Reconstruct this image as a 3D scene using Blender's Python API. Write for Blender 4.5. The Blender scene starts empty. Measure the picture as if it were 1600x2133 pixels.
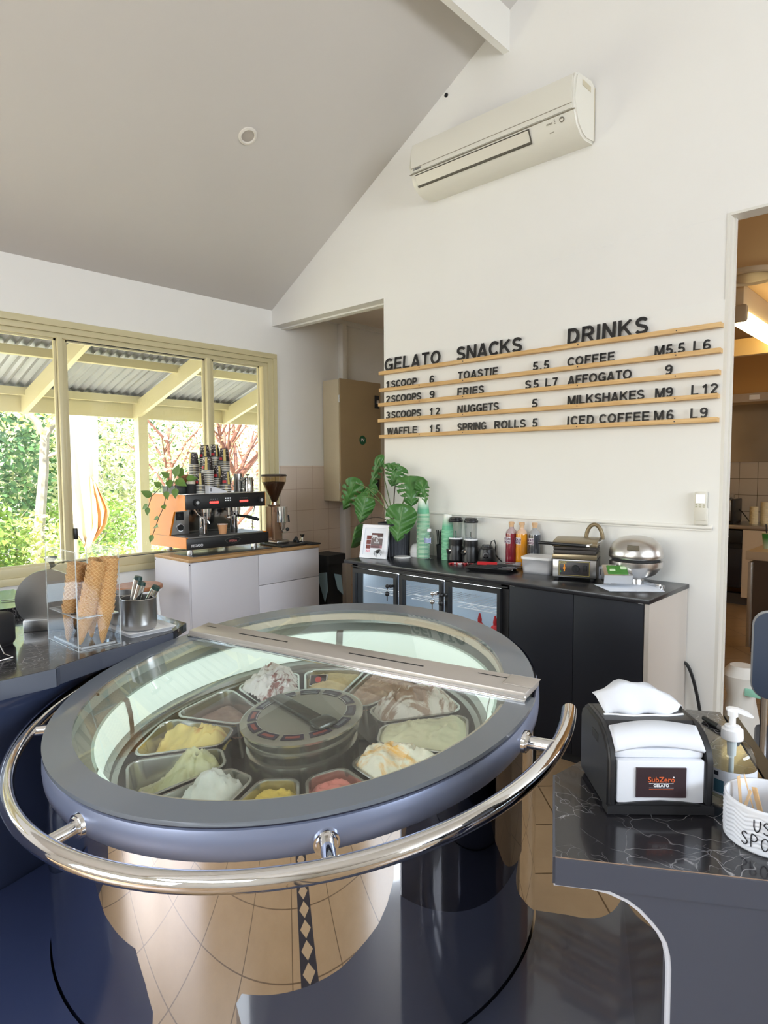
import bpy, bmesh, math, random
from mathutils import Vector, Matrix, noise
random.seed(7)
C = bpy.context.scene.collection
SC = bpy.context.scene
PI = math.pi
def R(d): return math.radians(d)

# ------------------------------------------------------------------ camera
CAMZ = 1.54
yaw, pit, rol = 0.747698, -0.0669455, 0.00510694
cam = bpy.data.cameras.new('camera'); camo = bpy.data.objects.new('camera', cam); C.objects.link(camo)
rot = Matrix.Rotation(yaw, 3, 'Z') @ Matrix.Rotation(pit, 3, 'X') @ Matrix.Rotation(rol, 3, 'Y')
right, fwd, up = rot.col[0], rot.col[1], rot.col[2]
camo.matrix_world = Matrix(((right.x, up.x, -fwd.x, 0), (right.y, up.y, -fwd.y, 0), (right.z, up.z, -fwd.z, CAMZ), (0, 0, 0, 1)))
cam.sensor_width = 36; cam.lens = 1339.2 * 36 / 2133; cam.clip_start = 0.02; cam.clip_end = 200
SC.camera = camo
# ------------------------------------------------------------------ sky, sun, exposure
SC.view_settings.view_transform = 'Standard'; SC.view_settings.look = 'None'
SC.view_settings.exposure = 0.13; SC.view_settings.gamma = 1.0
SC.view_settings.use_curve_mapping = False
W = bpy.data.worlds.new('world'); SC.world = W; W.use_nodes = True
nt = W.node_tree; bg = nt.nodes['Background']
sky = nt.nodes.new('ShaderNodeTexSky'); sky.sky_type = 'NISHITA'; sky.sun_disc = False
sky.sun_elevation = R(48); sky.sun_rotation = R(200); sky.air_density = 1.0; sky.dust_density = 2.5; sky.ozone_density = 1.0
nt.links.new(sky.outputs[0], bg.inputs[0]); bg.inputs[1].default_value = 1.05
sl = bpy.data.lights.new('sun', 'SUN'); sl.energy = 17.0; sl.angle = R(1.2); sl.color = (1, .98, .93)
so = bpy.data.objects.new('sun', sl); C.objects.link(so)
so.rotation_euler = Vector((-.35, .75, -1.0)).to_track_quat('-Z', 'Y').to_euler()
def area(name, loc, target, sx, sy, power, col):
    l = bpy.data.lights.new(name, 'AREA'); l.shape = 'RECTANGLE'; l.size = sx; l.size_y = sy; l.energy = power; l.color = col
    o = bpy.data.objects.new(name, l); C.objects.link(o); o.location = loc
    o.rotation_euler = (Vector(target) - Vector(loc)).to_track_quat('-Z', 'Y').to_euler(); return o
# daylight through the front glazing and the side glazing (behind and right of the camera), then two added fills
area('daylight_front', (-2.0, -3.0, 1.7), (-2.0, 0, 1.7), 2.7, 1.3, 13, (.58, .76, 1))
area('daylight_right', (3.60, 1.6, 2.35), (-1, 2.0, 2.5), 3.2, .95, 165, (.84, .92, 1))
area('fill_kitchen', (2.2, 6.4, 1.7), (-2, 6.8, 1.3), 2.0, 1.2, 42, (.95, .97, 1))  # added fill to brighten the kitchen, no window known on that side
area('fill_gable', (-.5, -3.02, 3.6), (-.8, 3, 3.4), 2.6, 1.1, 58, (.84, .92, 1))  # added fill for the upper back wall, not a known gable window

# ------------------------------------------------------------------ materials
MATS = {}
def M(name, col, rough=.5, metal=0., trans=0., emis=0., emc=None, coat=0., spec=None, ior=None, sss=0.):
    if name in MATS: return MATS[name]
    m = bpy.data.materials.new(name); m.use_nodes = True; b = m.node_tree.nodes['Principled BSDF']
    b.inputs['Base Color'].default_value = (*col, 1); b.inputs['Roughness'].default_value = rough; b.inputs['Metallic'].default_value = metal
    b.inputs['Transmission Weight'].default_value = trans; b.inputs['Coat Weight'].default_value = coat; b.inputs['Coat Roughness'].default_value = .03
    if spec is not None: b.inputs['Specular IOR Level'].default_value = spec
    if ior: b.inputs['IOR'].default_value = ior
    if emis: b.inputs['Emission Color'].default_value = (*(emc or col), 1); b.inputs['Emission Strength'].default_value = emis
    MATS[name] = m; return m
def S(r, g, b):   # sRGB 0-255 -> linear
    f = lambda c: (c / 255 / 12.92) if c / 255 <= .04045 else ((c / 255 + .055) / 1.055) ** 2.4
    return (f(r), f(g), f(b))
def nodes(m): return m.node_tree.nodes, m.node_tree.links, m.node_tree.nodes['Principled BSDF']
def mth(m, op, a, b=None, c=None):
    n = m.node_tree.nodes.new('ShaderNodeMath'); n.operation = op
    for i, v in enumerate((a, b, c)):
        if v is None: continue
        if isinstance(v, (int, float)): n.inputs[i].default_value = v
        else: m.node_tree.links.new(v, n.inputs[i])
    return n.outputs[0]
def mix(m, f, a, b):
    n = m.node_tree.nodes.new('ShaderNodeMix'); n.data_type = 'RGBA'
    L = m.node_tree.links
    if isinstance(f, (int, float)): n.inputs['Factor'].default_value = f
    else: L.new(f, n.inputs['Factor'])
    for k, v in (('A', a), ('B', b)):
        s = [i for i in n.inputs if i.name == k and i.type == 'RGBA'][0]
        if isinstance(v, tuple): s.default_value = (*v, 1) if len(v) == 3 else v
        else: L.new(v, s)
    return [o for o in n.outputs if o.type == 'RGBA'][0]
def coords(m, kind='Object'): return m.node_tree.nodes.new('ShaderNodeTexCoord').outputs[kind]
def sep(m, v):
    n = m.node_tree.nodes.new('ShaderNodeSeparateXYZ'); m.node_tree.links.new(v, n.inputs[0]); return n.outputs
def noi(m, scale, detail=2, rough=.5, vec=None, dist=0.):
    n = m.node_tree.nodes.new('ShaderNodeTexNoise'); n.inputs['Scale'].default_value = scale; n.inputs['Detail'].default_value = detail
    n.inputs['Roughness'].default_value = rough; n.inputs['Distortion'].default_value = dist
    m.node_tree.links.new(vec if vec is not None else coords(m), n.inputs['Vector']); return n
def ramp(m, f, stops):
    n = m.node_tree.nodes.new('ShaderNodeValToRGB'); m.node_tree.links.new(f, n.inputs[0]); e = n.color_ramp.elements
    while len(e) < len(stops): e.new(.5)
    for i, (p, c) in enumerate(stops): e[i].position = p; e[i].color = (*c, 1)
    return n.outputs[0]
def bump(m, h, st=.3, dist=.01):
    n = m.node_tree.nodes.new('ShaderNodeBump'); n.inputs['Strength'].default_value = st; n.inputs['Distance'].default_value = dist
    m.node_tree.links.new(h, n.inputs['Height']); nodes(m)[2]; m.node_tree.links.new(n.outputs[0], nodes(m)[2].inputs['Normal'])
def noisy(name, c1, c2, scale, rough=.5, metal=0., detail=3, bmp=0., coat=0.):
    if name in MATS: return MATS[name]
    m = M(name, c1, rough, metal, coat=coat); n = noi(m, scale, detail)
    m.node_tree.links.new(mix(m, n.outputs['Fac'], c1, c2), nodes(m)[2].inputs['Base Color'])
    if bmp: bump(m, n.outputs['Fac'], bmp, .005)
    return m
def glass(name, tint=(1, 1, 1), rough=0., f=1.45):
    if name in MATS: return MATS[name]
    m = bpy.data.materials.new(name); m.use_nodes = True; N, L = m.node_tree.nodes, m.node_tree.links
    N.remove(N['Principled BSDF']); t = N.new('ShaderNodeBsdfTransparent'); t.inputs[0].default_value = (*tint, 1)
    g = N.new('ShaderNodeBsdfGlossy'); g.inputs['Roughness'].default_value = rough
    fr = N.new('ShaderNodeFresnel'); fr.inputs[0].default_value = f; mx = N.new('ShaderNodeMixShader'); ge = N.new('ShaderNodeNewGeometry'); fa = N.new('ShaderNodeMath'); fa.operation = 'MULTIPLY'; iv = N.new('ShaderNodeMath'); iv.operation = 'SUBTRACT'; iv.inputs[0].default_value = 1
    L.new(ge.outputs['Backfacing'], iv.inputs[1]); L.new(fr.outputs[0], fa.inputs[0]); L.new(iv.outputs[0], fa.inputs[1]); L.new(fa.outputs[0], mx.inputs[0]); L.new(t.outputs[0], mx.inputs[1]); L.new(g.outputs[0], mx.inputs[2])
    L.new(mx.outputs[0], N['Material Output'].inputs[0]); MATS[name] = m; return m

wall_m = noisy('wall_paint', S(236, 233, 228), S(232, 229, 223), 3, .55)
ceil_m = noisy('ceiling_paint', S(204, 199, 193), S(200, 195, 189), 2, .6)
hall_m = noisy('hall_paint', S(238, 224, 208), S(233, 219, 203), 3, .55)
kit_m = noisy('kitchen_paint', S(214, 180, 130), S(208, 172, 122), 3, .5)
trimw = M('white_trim', S(232, 229, 222), .4)
cream = M('cream_aluminium', S(206, 195, 155), .35)
creamd = M('cream_aluminium_groove', S(140, 128, 92), .5)
black = M('black_plastic', (.012, .012, .013), .35)
blackm = M('black_matt', (.01, .01, .011), .7)
chrome = M('chrome', (.86, .86, .87), .045, 1)
steel = noisy('brushed_steel', (.55, .54, .53), (.46, .455, .45), 25, .28, 1)
steelb = M('steel_bright', (.72, .72, .72), .18, 1)
white = M('white_plastic', S(238, 238, 240), .35)
whitel = M('white_laminate', S(210, 206, 210), .3)
glass_w = glass('window_glass', (.97, .99, .98))
glass_c = glass('case_glass', (.965, .98, .965), 0, 2.0)
glass_a = glass('acrylic', (.985, .99, .995), 0, 1.45)
navy = M('navy_laminate', S(52, 60, 84), .16, coat=.4)
navyf = M('slate_laminate', S(72, 76, 88), .3)
def wood(name, c1, c2, axis=0, sc=1.):
    if name in MATS: return MATS[name]
    m = M(name, c1, .45); mp = m.node_tree.nodes.new('ShaderNodeMapping'); s = [18 * sc] * 3; s[axis] = 1.5 * sc
    mp.inputs['Scale'].default_value = s; m.node_tree.links.new(coords(m), mp.inputs[0])
    n = noi(m, 3, 4, .6, mp.outputs[0], .6); m.node_tree.links.new(ramp(m, n.outputs['Fac'], ((.3, c1), (.7, c2))), nodes(m)[2].inputs['Base Color']); return m
pine = wood('pine_wood', S(222, 186, 130), S(196, 152, 92), 0)
oak = wood('oak_top', S(186, 148, 100), S(160, 120, 76), 1)
stoolw = wood('stool_wood', S(172, 112, 70), S(140, 84, 48), 0)
def marble():
    m = M('dark_marble', (.02, .02, .022), .16, coat=.2); N, L, b = nodes(m)
    co = coords(m); n0 = noi(m, 3.2, 4, .6, co)
    va = N.new('ShaderNodeVectorMath'); va.operation = 'MULTIPLY_ADD'; L.new(n0.outputs['Color'], va.inputs[0]); va.inputs[1].default_value = (.35, .35, .35); L.new(co, va.inputs[2])
    def vein(sc, th):
        v = N.new('ShaderNodeTexVoronoi'); v.feature = 'DISTANCE_TO_EDGE'; v.inputs['Scale'].default_value = sc; L.new(va.outputs[0], v.inputs['Vector'])
        return ramp(m, v.outputs['Distance'], ((0., (1, 1, 1)), (th, (0, 0, 0))))
    v1 = vein(11, .015); v2 = vein(27, .024); msk = noi(m, 5, 3, .6, co)
    mk = ramp(m, msk.outputs['Fac'], ((.42, (0, 0, 0)), (.62, (1, 1, 1))))
    a = mth(m, 'MULTIPLY', v1, mk); mk2 = ramp(m, noi(m, 9, 2, .5, co).outputs['Fac'], ((.49, (0, 0, 0)), (.60, (1, 1, 1))))
    c = mth(m, 'MULTIPLY', mth(m, 'MULTIPLY', v2, mk2), .7); f = mth(m, 'MAXIMUM', a, c)
    base = mix(m, noi(m, 6, 3, .6, co).outputs['Fac'], S(22, 22, 26), S(46, 44, 47))
    L.new(mix(m, mth(m, 'MULTIPLY', f, .72), base, S(196, 194, 196)), b.inputs['Base Color']); return m
marb = marble()
def floor_mat():
    m = M('floor_tiles', S(206, 172, 128), .28); N, L, b = nodes(m); x, y, z = sep(m, coords(m))
    s = mth(m, 'ADD', x, y); c = mth(m, 'SUBTRACT', y, x); P = .471
    def line(v, off):
        fr = mth(m, 'FRACT', mth(m, 'DIVIDE', mth(m, 'SUBTRACT', v, off - 20 * P), P))
        return mth(m, 'LESS_THAN', mth(m, 'ABSOLUTE', mth(m, 'SUBTRACT', fr, .5)), .4905)
    keep = mth(m, 'MULTIPLY', line(s, 1.21), line(c, 3.29))
    tile = mix(m, noi(m, 7, 5, .65).outputs['Fac'], S(166, 140, 108), S(140, 114, 84))
    til2 = mix(m, keep, S(92, 70, 46), tile)
    inb = mth(m, 'LESS_THAN', mth(m, 'ABSOLUTE', mth(m, 'ADD', s, .05)), .08)
    fc = mth(m, 'ABSOLUTE', mth(m, 'SUBTRACT', mth(m, 'FRACT', mth(m, 'DIVIDE', mth(m, 'ADD', c, 20.7), .138)), .5))
    dm = mth(m, 'LESS_THAN', mth(m, 'ADD', mth(m, 'DIVIDE', mth(m, 'ABSOLUTE', mth(m, 'ADD', s, .05)), .06), mth(m, 'DIVIDE', fc, .46)), 1.)
    strip = mix(m, dm, S(40, 38, 46), S(166, 142, 112))
    L.new(mix(m, inb, til2, strip), b.inputs['Base Color']); return m
floor_m = floor_mat()
def tile_mat(name, c1, c2, size, ax, o1=0., o2=0.):
    if name in MATS: return MATS[name]
    m = M(name, c1, .2); x, y, z = sep(m, coords(m)); h = (x, y)[ax]
    def ln(v, o):
        fr = mth(m, 'FRACT', mth(m, 'DIVIDE', mth(m, 'SUBTRACT', v, o - 60 * size), size)); return mth(m, 'LESS_THAN', mth(m, 'ABSOLUTE', mth(m, 'SUBTRACT', fr, .5)), .487)
    k = mth(m, 'MULTIPLY', ln(h, o1), ln(z, o2))
    m.node_tree.links.new(mix(m, k, c2, mix(m, noi(m, 4).outputs['Fac'], c1, tuple(v * .94 for v in c1))), nodes(m)[2].inputs['Base Color']); return m

# ------------------------------------------------------------------ mesh helpers
class MB:
    def __init__(s): s.bm = bmesh.new()
    def box(s, x0, x1, y0, y1, z0, z1, bev=0., seg=2, mi=0, rz=0., piv=None):
        vs = [s.bm.verts.new(p) for p in ((x0, y0, z0), (x1, y0, z0), (x1, y1, z0), (x0, y1, z0), (x0, y0, z1), (x1, y0, z1), (x1, y1, z1), (x0, y1, z1))]
        fs = [s.bm.faces.new([vs[i] for i in q]) for q in ((3, 2, 1, 0), (4, 5, 6, 7), (0, 1, 5, 4), (1, 2, 6, 5), (2, 3, 7, 6), (3, 0, 4, 7))]
        for f in fs: f.material_index = mi
        if rz: bmesh.ops.rotate(s.bm, verts=vs, cent=piv or ((x0 + x1) / 2, (y0 + y1) / 2, 0), matrix=Matrix.Rotation(rz, 3, 'Z'))
        if bev:
            r = bmesh.ops.bevel(s.bm, geom=list({e for f in fs for e in f.edges}), offset=bev, segments=seg, affect='EDGES', profile=.5)
            for f in r['faces']: f.material_index = mi
        return s
    def prism(s, poly, z0, z1, mi=0, top=True):
        n = len(poly); a = [s.bm.verts.new((p[0], p[1], z0)) for p in poly]; b = [s.bm.verts.new((p[0], p[1], z1)) for p in poly]
        for i in range(n): s.bm.faces.new((a[i], a[(i + 1) % n], b[(i + 1) % n], b[i])).material_index = mi
        s.bm.faces.new(b).material_index = mi; s.bm.faces.new(a[::-1]).material_index = mi; return s
    def slab(s, poly, o, u, v, w, t, mi=0):
        """outline poly in the (u,v) plane at o, thickness t along w"""
        o, u, v, w = map(Vector, (o, u, v, w)); n = len(poly)
        a = [s.bm.verts.new(o + u * p[0] + v * p[1]) for p in poly]; b = [s.bm.verts.new(o + u * p[0] + v * p[1] + w * t) for p in poly]
        for i in range(n): s.bm.faces.new((a[i], a[(i + 1) % n], b[(i + 1) % n], b[i])).material_index = mi
        s.bm.faces.new(b).material_index = mi; s.bm.faces.new(a[::-1]).material_index = mi; return s
    def lathe(s, prof, n=32, c=(0, 0, 0), a0=0., a1=2 * PI, mi=0, cap=False, fz=None):
        full = abs(a1 - a0 - 2 * PI) < 1e-6; k = n if full else n + 1; rings = []
        for r, z in prof:
            if r < 1e-6: rings.append([s.bm.verts.new((c[0], c[1], c[2] + z))] * k)
            else: rings.append([s.bm.verts.new((c[0] + r * math.cos(a0 + (a1 - a0) * i / n), c[1] + r * math.sin(a0 + (a1 - a0) * i / n), c[2] + z)) for i in range(k)])
        for j in range(len(rings) - 1):
            for i in range(n):
                q = []
                for v in (rings[j][i], rings[j][(i + 1) % k], rings[j + 1][(i + 1) % k], rings[j + 1][i]):
                    if v not in q: q.append(v)
                if len(q) > 2: s.bm.faces.new(q).material_index = mi
        return s
    def cyl(s, p0, p1, r0, r1=None, n=20, mi=0, cap=True):
        r1 = r0 if r1 is None else r1; p0, p1 = Vector(p0), Vector(p1); d = (p1 - p0).normalized()
        u = d.orthogonal().normalized(); w = d.cross(u)
        A = [s.bm.verts.new(p0 + (u * math.cos(2 * PI * i / n) + w * math.sin(2 * PI * i / n)) * r0) for i in range(n)]
        B_ = [s.bm.verts.new(p1 + (u * math.cos(2 * PI * i / n) + w * math.sin(2 * PI * i / n)) * r1) for i in range(n)]
        for i in range(n): s.bm.faces.new((A[i], A[(i + 1) % n], B_[(i + 1) % n], B_[i])).material_index = mi
        if cap: s.bm.faces.new(B_).material_index = mi; s.bm.faces.new(A[::-1]).material_index = mi
        return s
    def tube(s, pts, r, n=10, mi=0, cap=True, closed=False):
        pts = [Vector(p) for p in pts]; rings = []; prev = None; N = len(pts)
        for i, p in enumerate(pts):
            d = (pts[(i + 1) % N] - pts[i - 1]) if closed else (pts[min(i + 1, N - 1)] - pts[max(i - 1, 0)])
            d.normalize(); u = (prev - d * prev.dot(d)) if prev else d.orthogonal()
            if u.length < 1e-6: u = d.orthogonal()
            u.normalize(); prev = u; w = d.cross(u); rr = r[i] if isinstance(r, (list, tuple)) else r
            rings.append([s.bm.verts.new(p + (u * math.cos(2 * PI * k / n) + w * math.sin(2 * PI * k / n)) * rr) for k in range(n)])
        for i in range(N if closed else N - 1):
            a, b = rings[i], rings[(i + 1) % N]
            for k in range(n): s.bm.faces.new((a[k], a[(k + 1) % n], b[(k + 1) % n], b[k])).material_index = mi
        if cap and not closed: s.bm.faces.new(rings[-1]).material_index = mi; s.bm.faces.new(rings[0][::-1]).material_index = mi
        return s
    def face(s, pts, mi=0):
        s.bm.faces.new([s.bm.verts.new(p) for p in pts]).material_index = mi; return s
    def sphere(s, c, r, sz=1., n=14, mi=0):
        return s.lathe([(r * math.sin(PI * i / n) if 0 < i < n else 0, -r * sz * math.cos(PI * i / n)) for i in range(n + 1)], n * 2, c, mi=mi)
    def shear(s, k, y0=0.):
        for v in s.bm.verts: v.co.z += k * (v.co.y - y0)
        return s
    def xf(s, mat):
        bmesh.ops.transform(s.bm, matrix=mat, verts=s.bm.verts); return s
def mesh(name, mb, mats, ang=35, fixn=True):
    me = bpy.data.meshes.new(name)
    if fixn: bmesh.ops.recalc_face_normals(mb.bm, faces=mb.bm.faces)
    mb.bm.to_mesh(me); mb.bm.free()
    for m in (mats if isinstance(mats, (list, tuple)) else [mats]): me.materials.append(m)
    if ang:
        me.shade_smooth(); me.set_sharp_from_angle(angle=R(ang))
    return me
def obj(name, mb, mats, parent=None, loc=(0, 0, 0), rot=(0, 0, 0), ang=35, label=None):
    me = mesh(name, mb, mats, ang) if isinstance(mb, MB) else mb
    o = bpy.data.objects.new(name, me); C.objects.link(o); o.location = loc; o.rotation_euler = rot
    if parent: o.parent = parent
    if label: o['label'] = label
    return o
def tag(o, label, cat, group=None, kind=None):
    o['label'] = label; o['category'] = cat
    if group: o['group'] = group
    if kind: o['kind'] = kind
    return o
def thing(name, label, cat, loc=(0, 0, 0), rz=0., group=None):
    o = bpy.data.objects.new(name, None); C.objects.link(o); o.empty_display_size = .05
    o.location = loc; o.rotation_euler = (0, 0, rz); return tag(o, label, cat, group)
def struct(name, mb, mats, ang=35, parent=None, label=None):
    o = obj(name, mb, mats, parent, ang=ang)
    if not parent: o['kind'] = 'structure'
    return o
def dup(root, loc, label, rz=None, rot=None, group=None, scale=None):
    r = root.copy(); C.objects.link(r); r.location = loc
    if rz is not None: r.rotation_euler = (0, 0, rz)
    if rot is not None: r.rotation_euler = rot
    if scale: r.scale = scale
    r['label'] = label
    if group: r['group'] = group
    for ch in list(root.children):
        c = ch.copy(); C.objects.link(c); c.parent = r
        for g in list(ch.children):
            d = g.copy(); C.objects.link(d); d.parent = c
    return r
def nth(n): return '%d%s' % (n, 'th' if 10 < n % 100 < 14 else {1: 'st', 2: 'nd', 3: 'rd'}.get(n % 10, 'th'))
_tc = {}
def tmesh(body, size, ext=.001, bold=.0):
    key = (body, size, ext, bold)
    if key in _tc: return _tc[key]
    cu = bpy.data.curves.new('t', 'FONT'); cu.body = body; cu.size = size; cu.extrude = ext; cu.offset = bold; cu.align_x = 'CENTER'; cu.resolution_u = 4
    o = bpy.data.objects.new('t', cu); C.objects.link(o)
    me = bpy.data.meshes.new_from_object(o.evaluated_get(bpy.context.evaluated_depsgraph_get()))
    bpy.data.objects.remove(o); bpy.data.curves.remove(cu); _tc[key] = me; return me
def text(name, body, size, mat, parent, loc, rot, bold=.0, ext=.0006):
    me = tmesh(body, size, ext, bold).copy(); me.name = name; me.materials.clear(); me.materials.append(mat)
    return obj(name, me, mat, parent, loc, rot)
def rrect(w, h, r, n=5):
    out = []
    for cx, cy, a in ((w / 2 - r, h / 2 - r, 0), (-w / 2 + r, h / 2 - r, 90), (-w / 2 + r, -h / 2 + r, 180), (w / 2 - r, -h / 2 + r, 270)):
        for i in range(n + 1): t = R(a + 90 * i / n); out.append((cx + r * math.cos(t), cy + r * math.sin(t)))
    return out
# ================================================================== ROOM
XB, YA = -4.69, 3.6
EAVE, SLOPE, RX = 2.951, .582, -.5
def ceil_z(x): return EAVE + SLOPE * ((x - XB) if x < RX else (2 * RX - XB - x))
XR = 2 * RX - XB
struct('floor', MB().box(-5.2, 5.2, -4, 9, -.06, 0), floor_m)
def wall_poly(poly, y0, y1): return MB().slab(poly, (0, y0, 0), (1, 0, 0), (0, 0, 1), (0, 1, 0), y1 - y0)
# back wall with the hall opening at left and the kitchen opening at right
LT = 2.806
struct('wall_back', wall_poly([(-3.323, 0), (-.981, 0), (-.981, LT), (.9, LT), (.9, 0), (XR, 0), (XR, EAVE), (RX, ceil_z(RX)), (XB, EAVE), (XB, 2.812), (-3.323, 2.812)], YA, YA + .1), wall_m)
# left wall with the long window; it runs on into the hall
WY0, WY1, WZ0, WZ1 = -1.2, 3.63, .78, 2.567
b = MB(); b.box(XB - .14, XB, -3.2, WY0, 0, EAVE); b.box(XB - .14, XB, WY1, 6.4, 0, 3.2); b.box(XB - .14, XB, WY0, WY1, 0, WZ0); b.box(XB - .14, XB, WY0, WY1, WZ1, EAVE)
struct('wall_left', b, wall_m)
b = MB()
b.box(XB, -3.4, -3.2, -3.08, 0, 2.6); b.box(-.6, XR, -3.2, -3.08, 0, 2.6); b.box(-3.4, -.6, -3.2, -3.08, 2.4, 2.6); b.slab([(XB, 2.6), (XR, 2.6), (XR, EAVE), (RX, ceil_z(RX)), (XB, EAVE)], (0, -3.2, 0), (1, 0, 0), (0, 0, 1), (0, 1, 0), .12)
b.box(-3.4, -.6, -3.2, -3.08, 0, .95)
struct('wall_front', b, wall_m)
b = MB(); b.box(XR, XR + .12, -3.2, -.05, 0, EAVE); b.box(XR, XR + .12, 3.25, 3.7, 0, EAVE); b.box(XR, XR + .12, -.05, 3.25, 0, 1.85); b.box(XR, XR + .12, -.05, 3.25, 2.85, EAVE)
struct('wall_right', b, wall_m)
b = MB()
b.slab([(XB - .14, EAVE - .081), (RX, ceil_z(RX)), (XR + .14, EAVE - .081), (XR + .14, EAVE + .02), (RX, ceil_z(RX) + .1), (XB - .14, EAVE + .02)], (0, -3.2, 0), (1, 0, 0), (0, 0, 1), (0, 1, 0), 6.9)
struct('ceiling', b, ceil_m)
zb = 4.122
struct('trim_1', MB().box(-2.30, -2.255, -3.08, YA, zb, ceil_z(-2.255) + .01), trimw)         # purlin beam along the slope
b = MB(); b.box(-3.322, -.983, YA - .004, YA + .01, .0, 2.383); b.box(-2.25, -1.0, YA - .0006, YA + .01, 2.794, 2.7955)
struct('trim_2', b, noisy('board_paint', S(236, 234, 229), S(232, 230, 224), 3, .45))        # panelling below the gable
b = MB(); b.cyl((-3.3, YA - .006, 1.226), (-1.01, YA - .006, 1.226), .013, n=12); b.box(-3.3, -1.01, YA - .012, YA, 1.208, 1.226)
struct('trim_3', b, trimw)                                                                    # half round rail
b = MB(); b.box(-.983, -.966, YA - .003, YA + .104, 0, LT); b.box(-.966, -.958, YA + .06, YA + .09, 0, LT - .01); b.box(-.983, .9, YA - .001, YA + .102, LT - .012, LT + .001)
struct('trim_4', b, M('jamb_paint', S(222, 218, 208), .4))                                    # jamb of the kitchen opening
b = MB(); b.box(-3.328, -3.318, YA - .003, YA + .103, 0, 2.812); b.box(XB, -3.33, YA + .101, YA + .16, 2.80, 2.99)
struct('trim_5', b, trimw)
# hall behind the left opening
b = MB(); b.box(XB, -3.2, 5.6, 5.7, 0, 3.2); b.box(-3.33, -3.2, YA + .1, 5.6, 0, 3.2)
struct('wall_hall', b, hall_m)
struct('ceiling_hall', MB().box(XB, -3.2, YA + .1, 5.7, 3.0, 3.1), hall_m)
struct('trim_6', MB().box(XB, XB + .035, YA + .12, 5.6, 2.955, 3.0).box(XB, -3.33, 5.565, 5.6, 2.955, 3.0), trimw)
b = MB(); b.box(XB, XB + .008, 3.66, 5.6, .0, 1.575)
struct('wall_tiles_left', b, tile_mat('wall_tiles', S(222, 205, 190), S(196, 172, 156), .2, 1, .05, .155))
# kitchen behind the right opening
KZ = 2.95
b = MB(); b.box(-3.2, 2.4, 8.5, 8.6, 0, KZ); b.box(-3.2, -3.1, YA + .1, 8.5, 0, KZ); b.box(2.3, 2.4, YA + .1, 8.5, 0, KZ)
kw_ = bpy.data.objects.new('window_5', None); C.objects.link(kw_); kw_['kind'] = 'structure'; struct('window_frame', MB().box(2.26, 2.3, 5.38, 5.44, 1.05, 2.35).box(2.26, 2.3, 7.36, 7.42, 1.05, 2.35).box(2.26, 2.3, 5.44, 7.36, 1.05, 1.1).box(2.26, 2.3, 5.44, 7.36, 2.3, 2.35), trimw, parent=kw_)  # frame put around the added kitchen fill, the wall behind is solid
struct('wall_kitchen', b, kit_m)
struct('ceiling_kitchen', MB().box(-3.2, 2.4, YA + .1, 8.6, KZ, KZ + .1), M('kitchen_ceiling', S(206, 170, 118), .6))
struct('trim_7', MB().box(-3.1, 2.3, 7.0, 7.08, 2.62, 2.78), M('kitchen_beam', S(226, 196, 142), .5))
struct('wall_tiles_kitchen', MB().box(-3.1, 2.3, 8.49, 8.5, .9, 1.6), tile_mat('kitchen_tiles', S(190, 180, 164), S(92, 82, 68), .195, 0, .04, .04))
# --------------------------------------------------- window
win = bpy.data.objects.new('window_1', None); C.objects.link(win); win['kind'] = 'structure'
b = MB(); x0, x1 = XB - .09, XB + .03
b.box(x0, x1, WY0, WY1, WZ1 - .045, WZ1, .004); b.box(x0, x1 - .012, WY0, WY1, WZ1 - .085, WZ1 - .045, .003); b.box(x0, x1 - .03, WY0, WY1, WZ1 - .118, WZ1 - .085, .003)
b.box(x0, x1, WY0, WY1, WZ0, WZ0 + .05, .004); b.box(x0, x1 - .014, WY0, WY1, WZ0 + .05, WZ0 + .11, .003)
b.box(x0 + .001, x1 - .001, WY1 - .04, WY1 - .001, WZ0 + .05, WZ1 - .044); b.box(x0 + .001, x1 - .013, WY1 - .09, WY1 - .04, WZ0 + .05, WZ1 - .084); b.box(x0 + .001, x1 - .031, WY1 - .13, WY1 - .09, WZ0 + .05, WZ1 - .117)
b.box(x0, x1, WY0, WY0 + .09, WZ0, WZ1, .004)
struct('window_frame', b, cream, parent=win)
b = MB()
for yc in (.60, 1.792, 2.955): b.box(x0 + .01, x1 - .02, yc - .028, yc + .004, WZ0 + .1, WZ1 - .11, .003); b.box(x0 + .0, x1 - .045, yc + .008, yc + .034, WZ0 + .1, WZ1 - .11, .003)
struct('mullion', b, cream, parent=win)
b = MB(); ys = (WY0 + .09, .60, 1.792, 2.955, WY1 - .13)
for i in range(4):
    ya, yb = ys[i] + .035, ys[i + 1] - .03; zt, zl = WZ1 - .118, WZ0 + .11; t = .014; xs = XB - .055 + (.012 if i % 2 else 0)
    b.box(xs, xs + .02, ya, yb, zt - t, zt); b.box(xs, xs + .02, ya, yb, zl, zl + t); b.box(xs, xs + .02, ya, ya + t, zl, zt); b.box(xs, xs + .02, yb - t, yb, zl, zt)
struct('sash', b, cream, parent=win)
b = MB()
for i in range(4): xs = XB - .045 + (.012 if i % 2 else 0); b.box(xs, xs + .004, ys[i] + .04, ys[i + 1] - .035, WZ0 + .115, WZ1 - .122)
struct('window_pane', b, glass_w, parent=win)
struct('seal', MB().box(XB - .04, XB - .012, 1.84, 2.92, WZ1 - .121, WZ1 - .113).box(XB - .02, XB - .0, 1.83, 3.45, WZ0 + .106, WZ0 + .113), blackm, parent=win)
struct('latch', MB().box(XB - .03, XB - .005, 1.835, 1.86, 1.05, 1.13, .004), black, parent=win)
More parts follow.
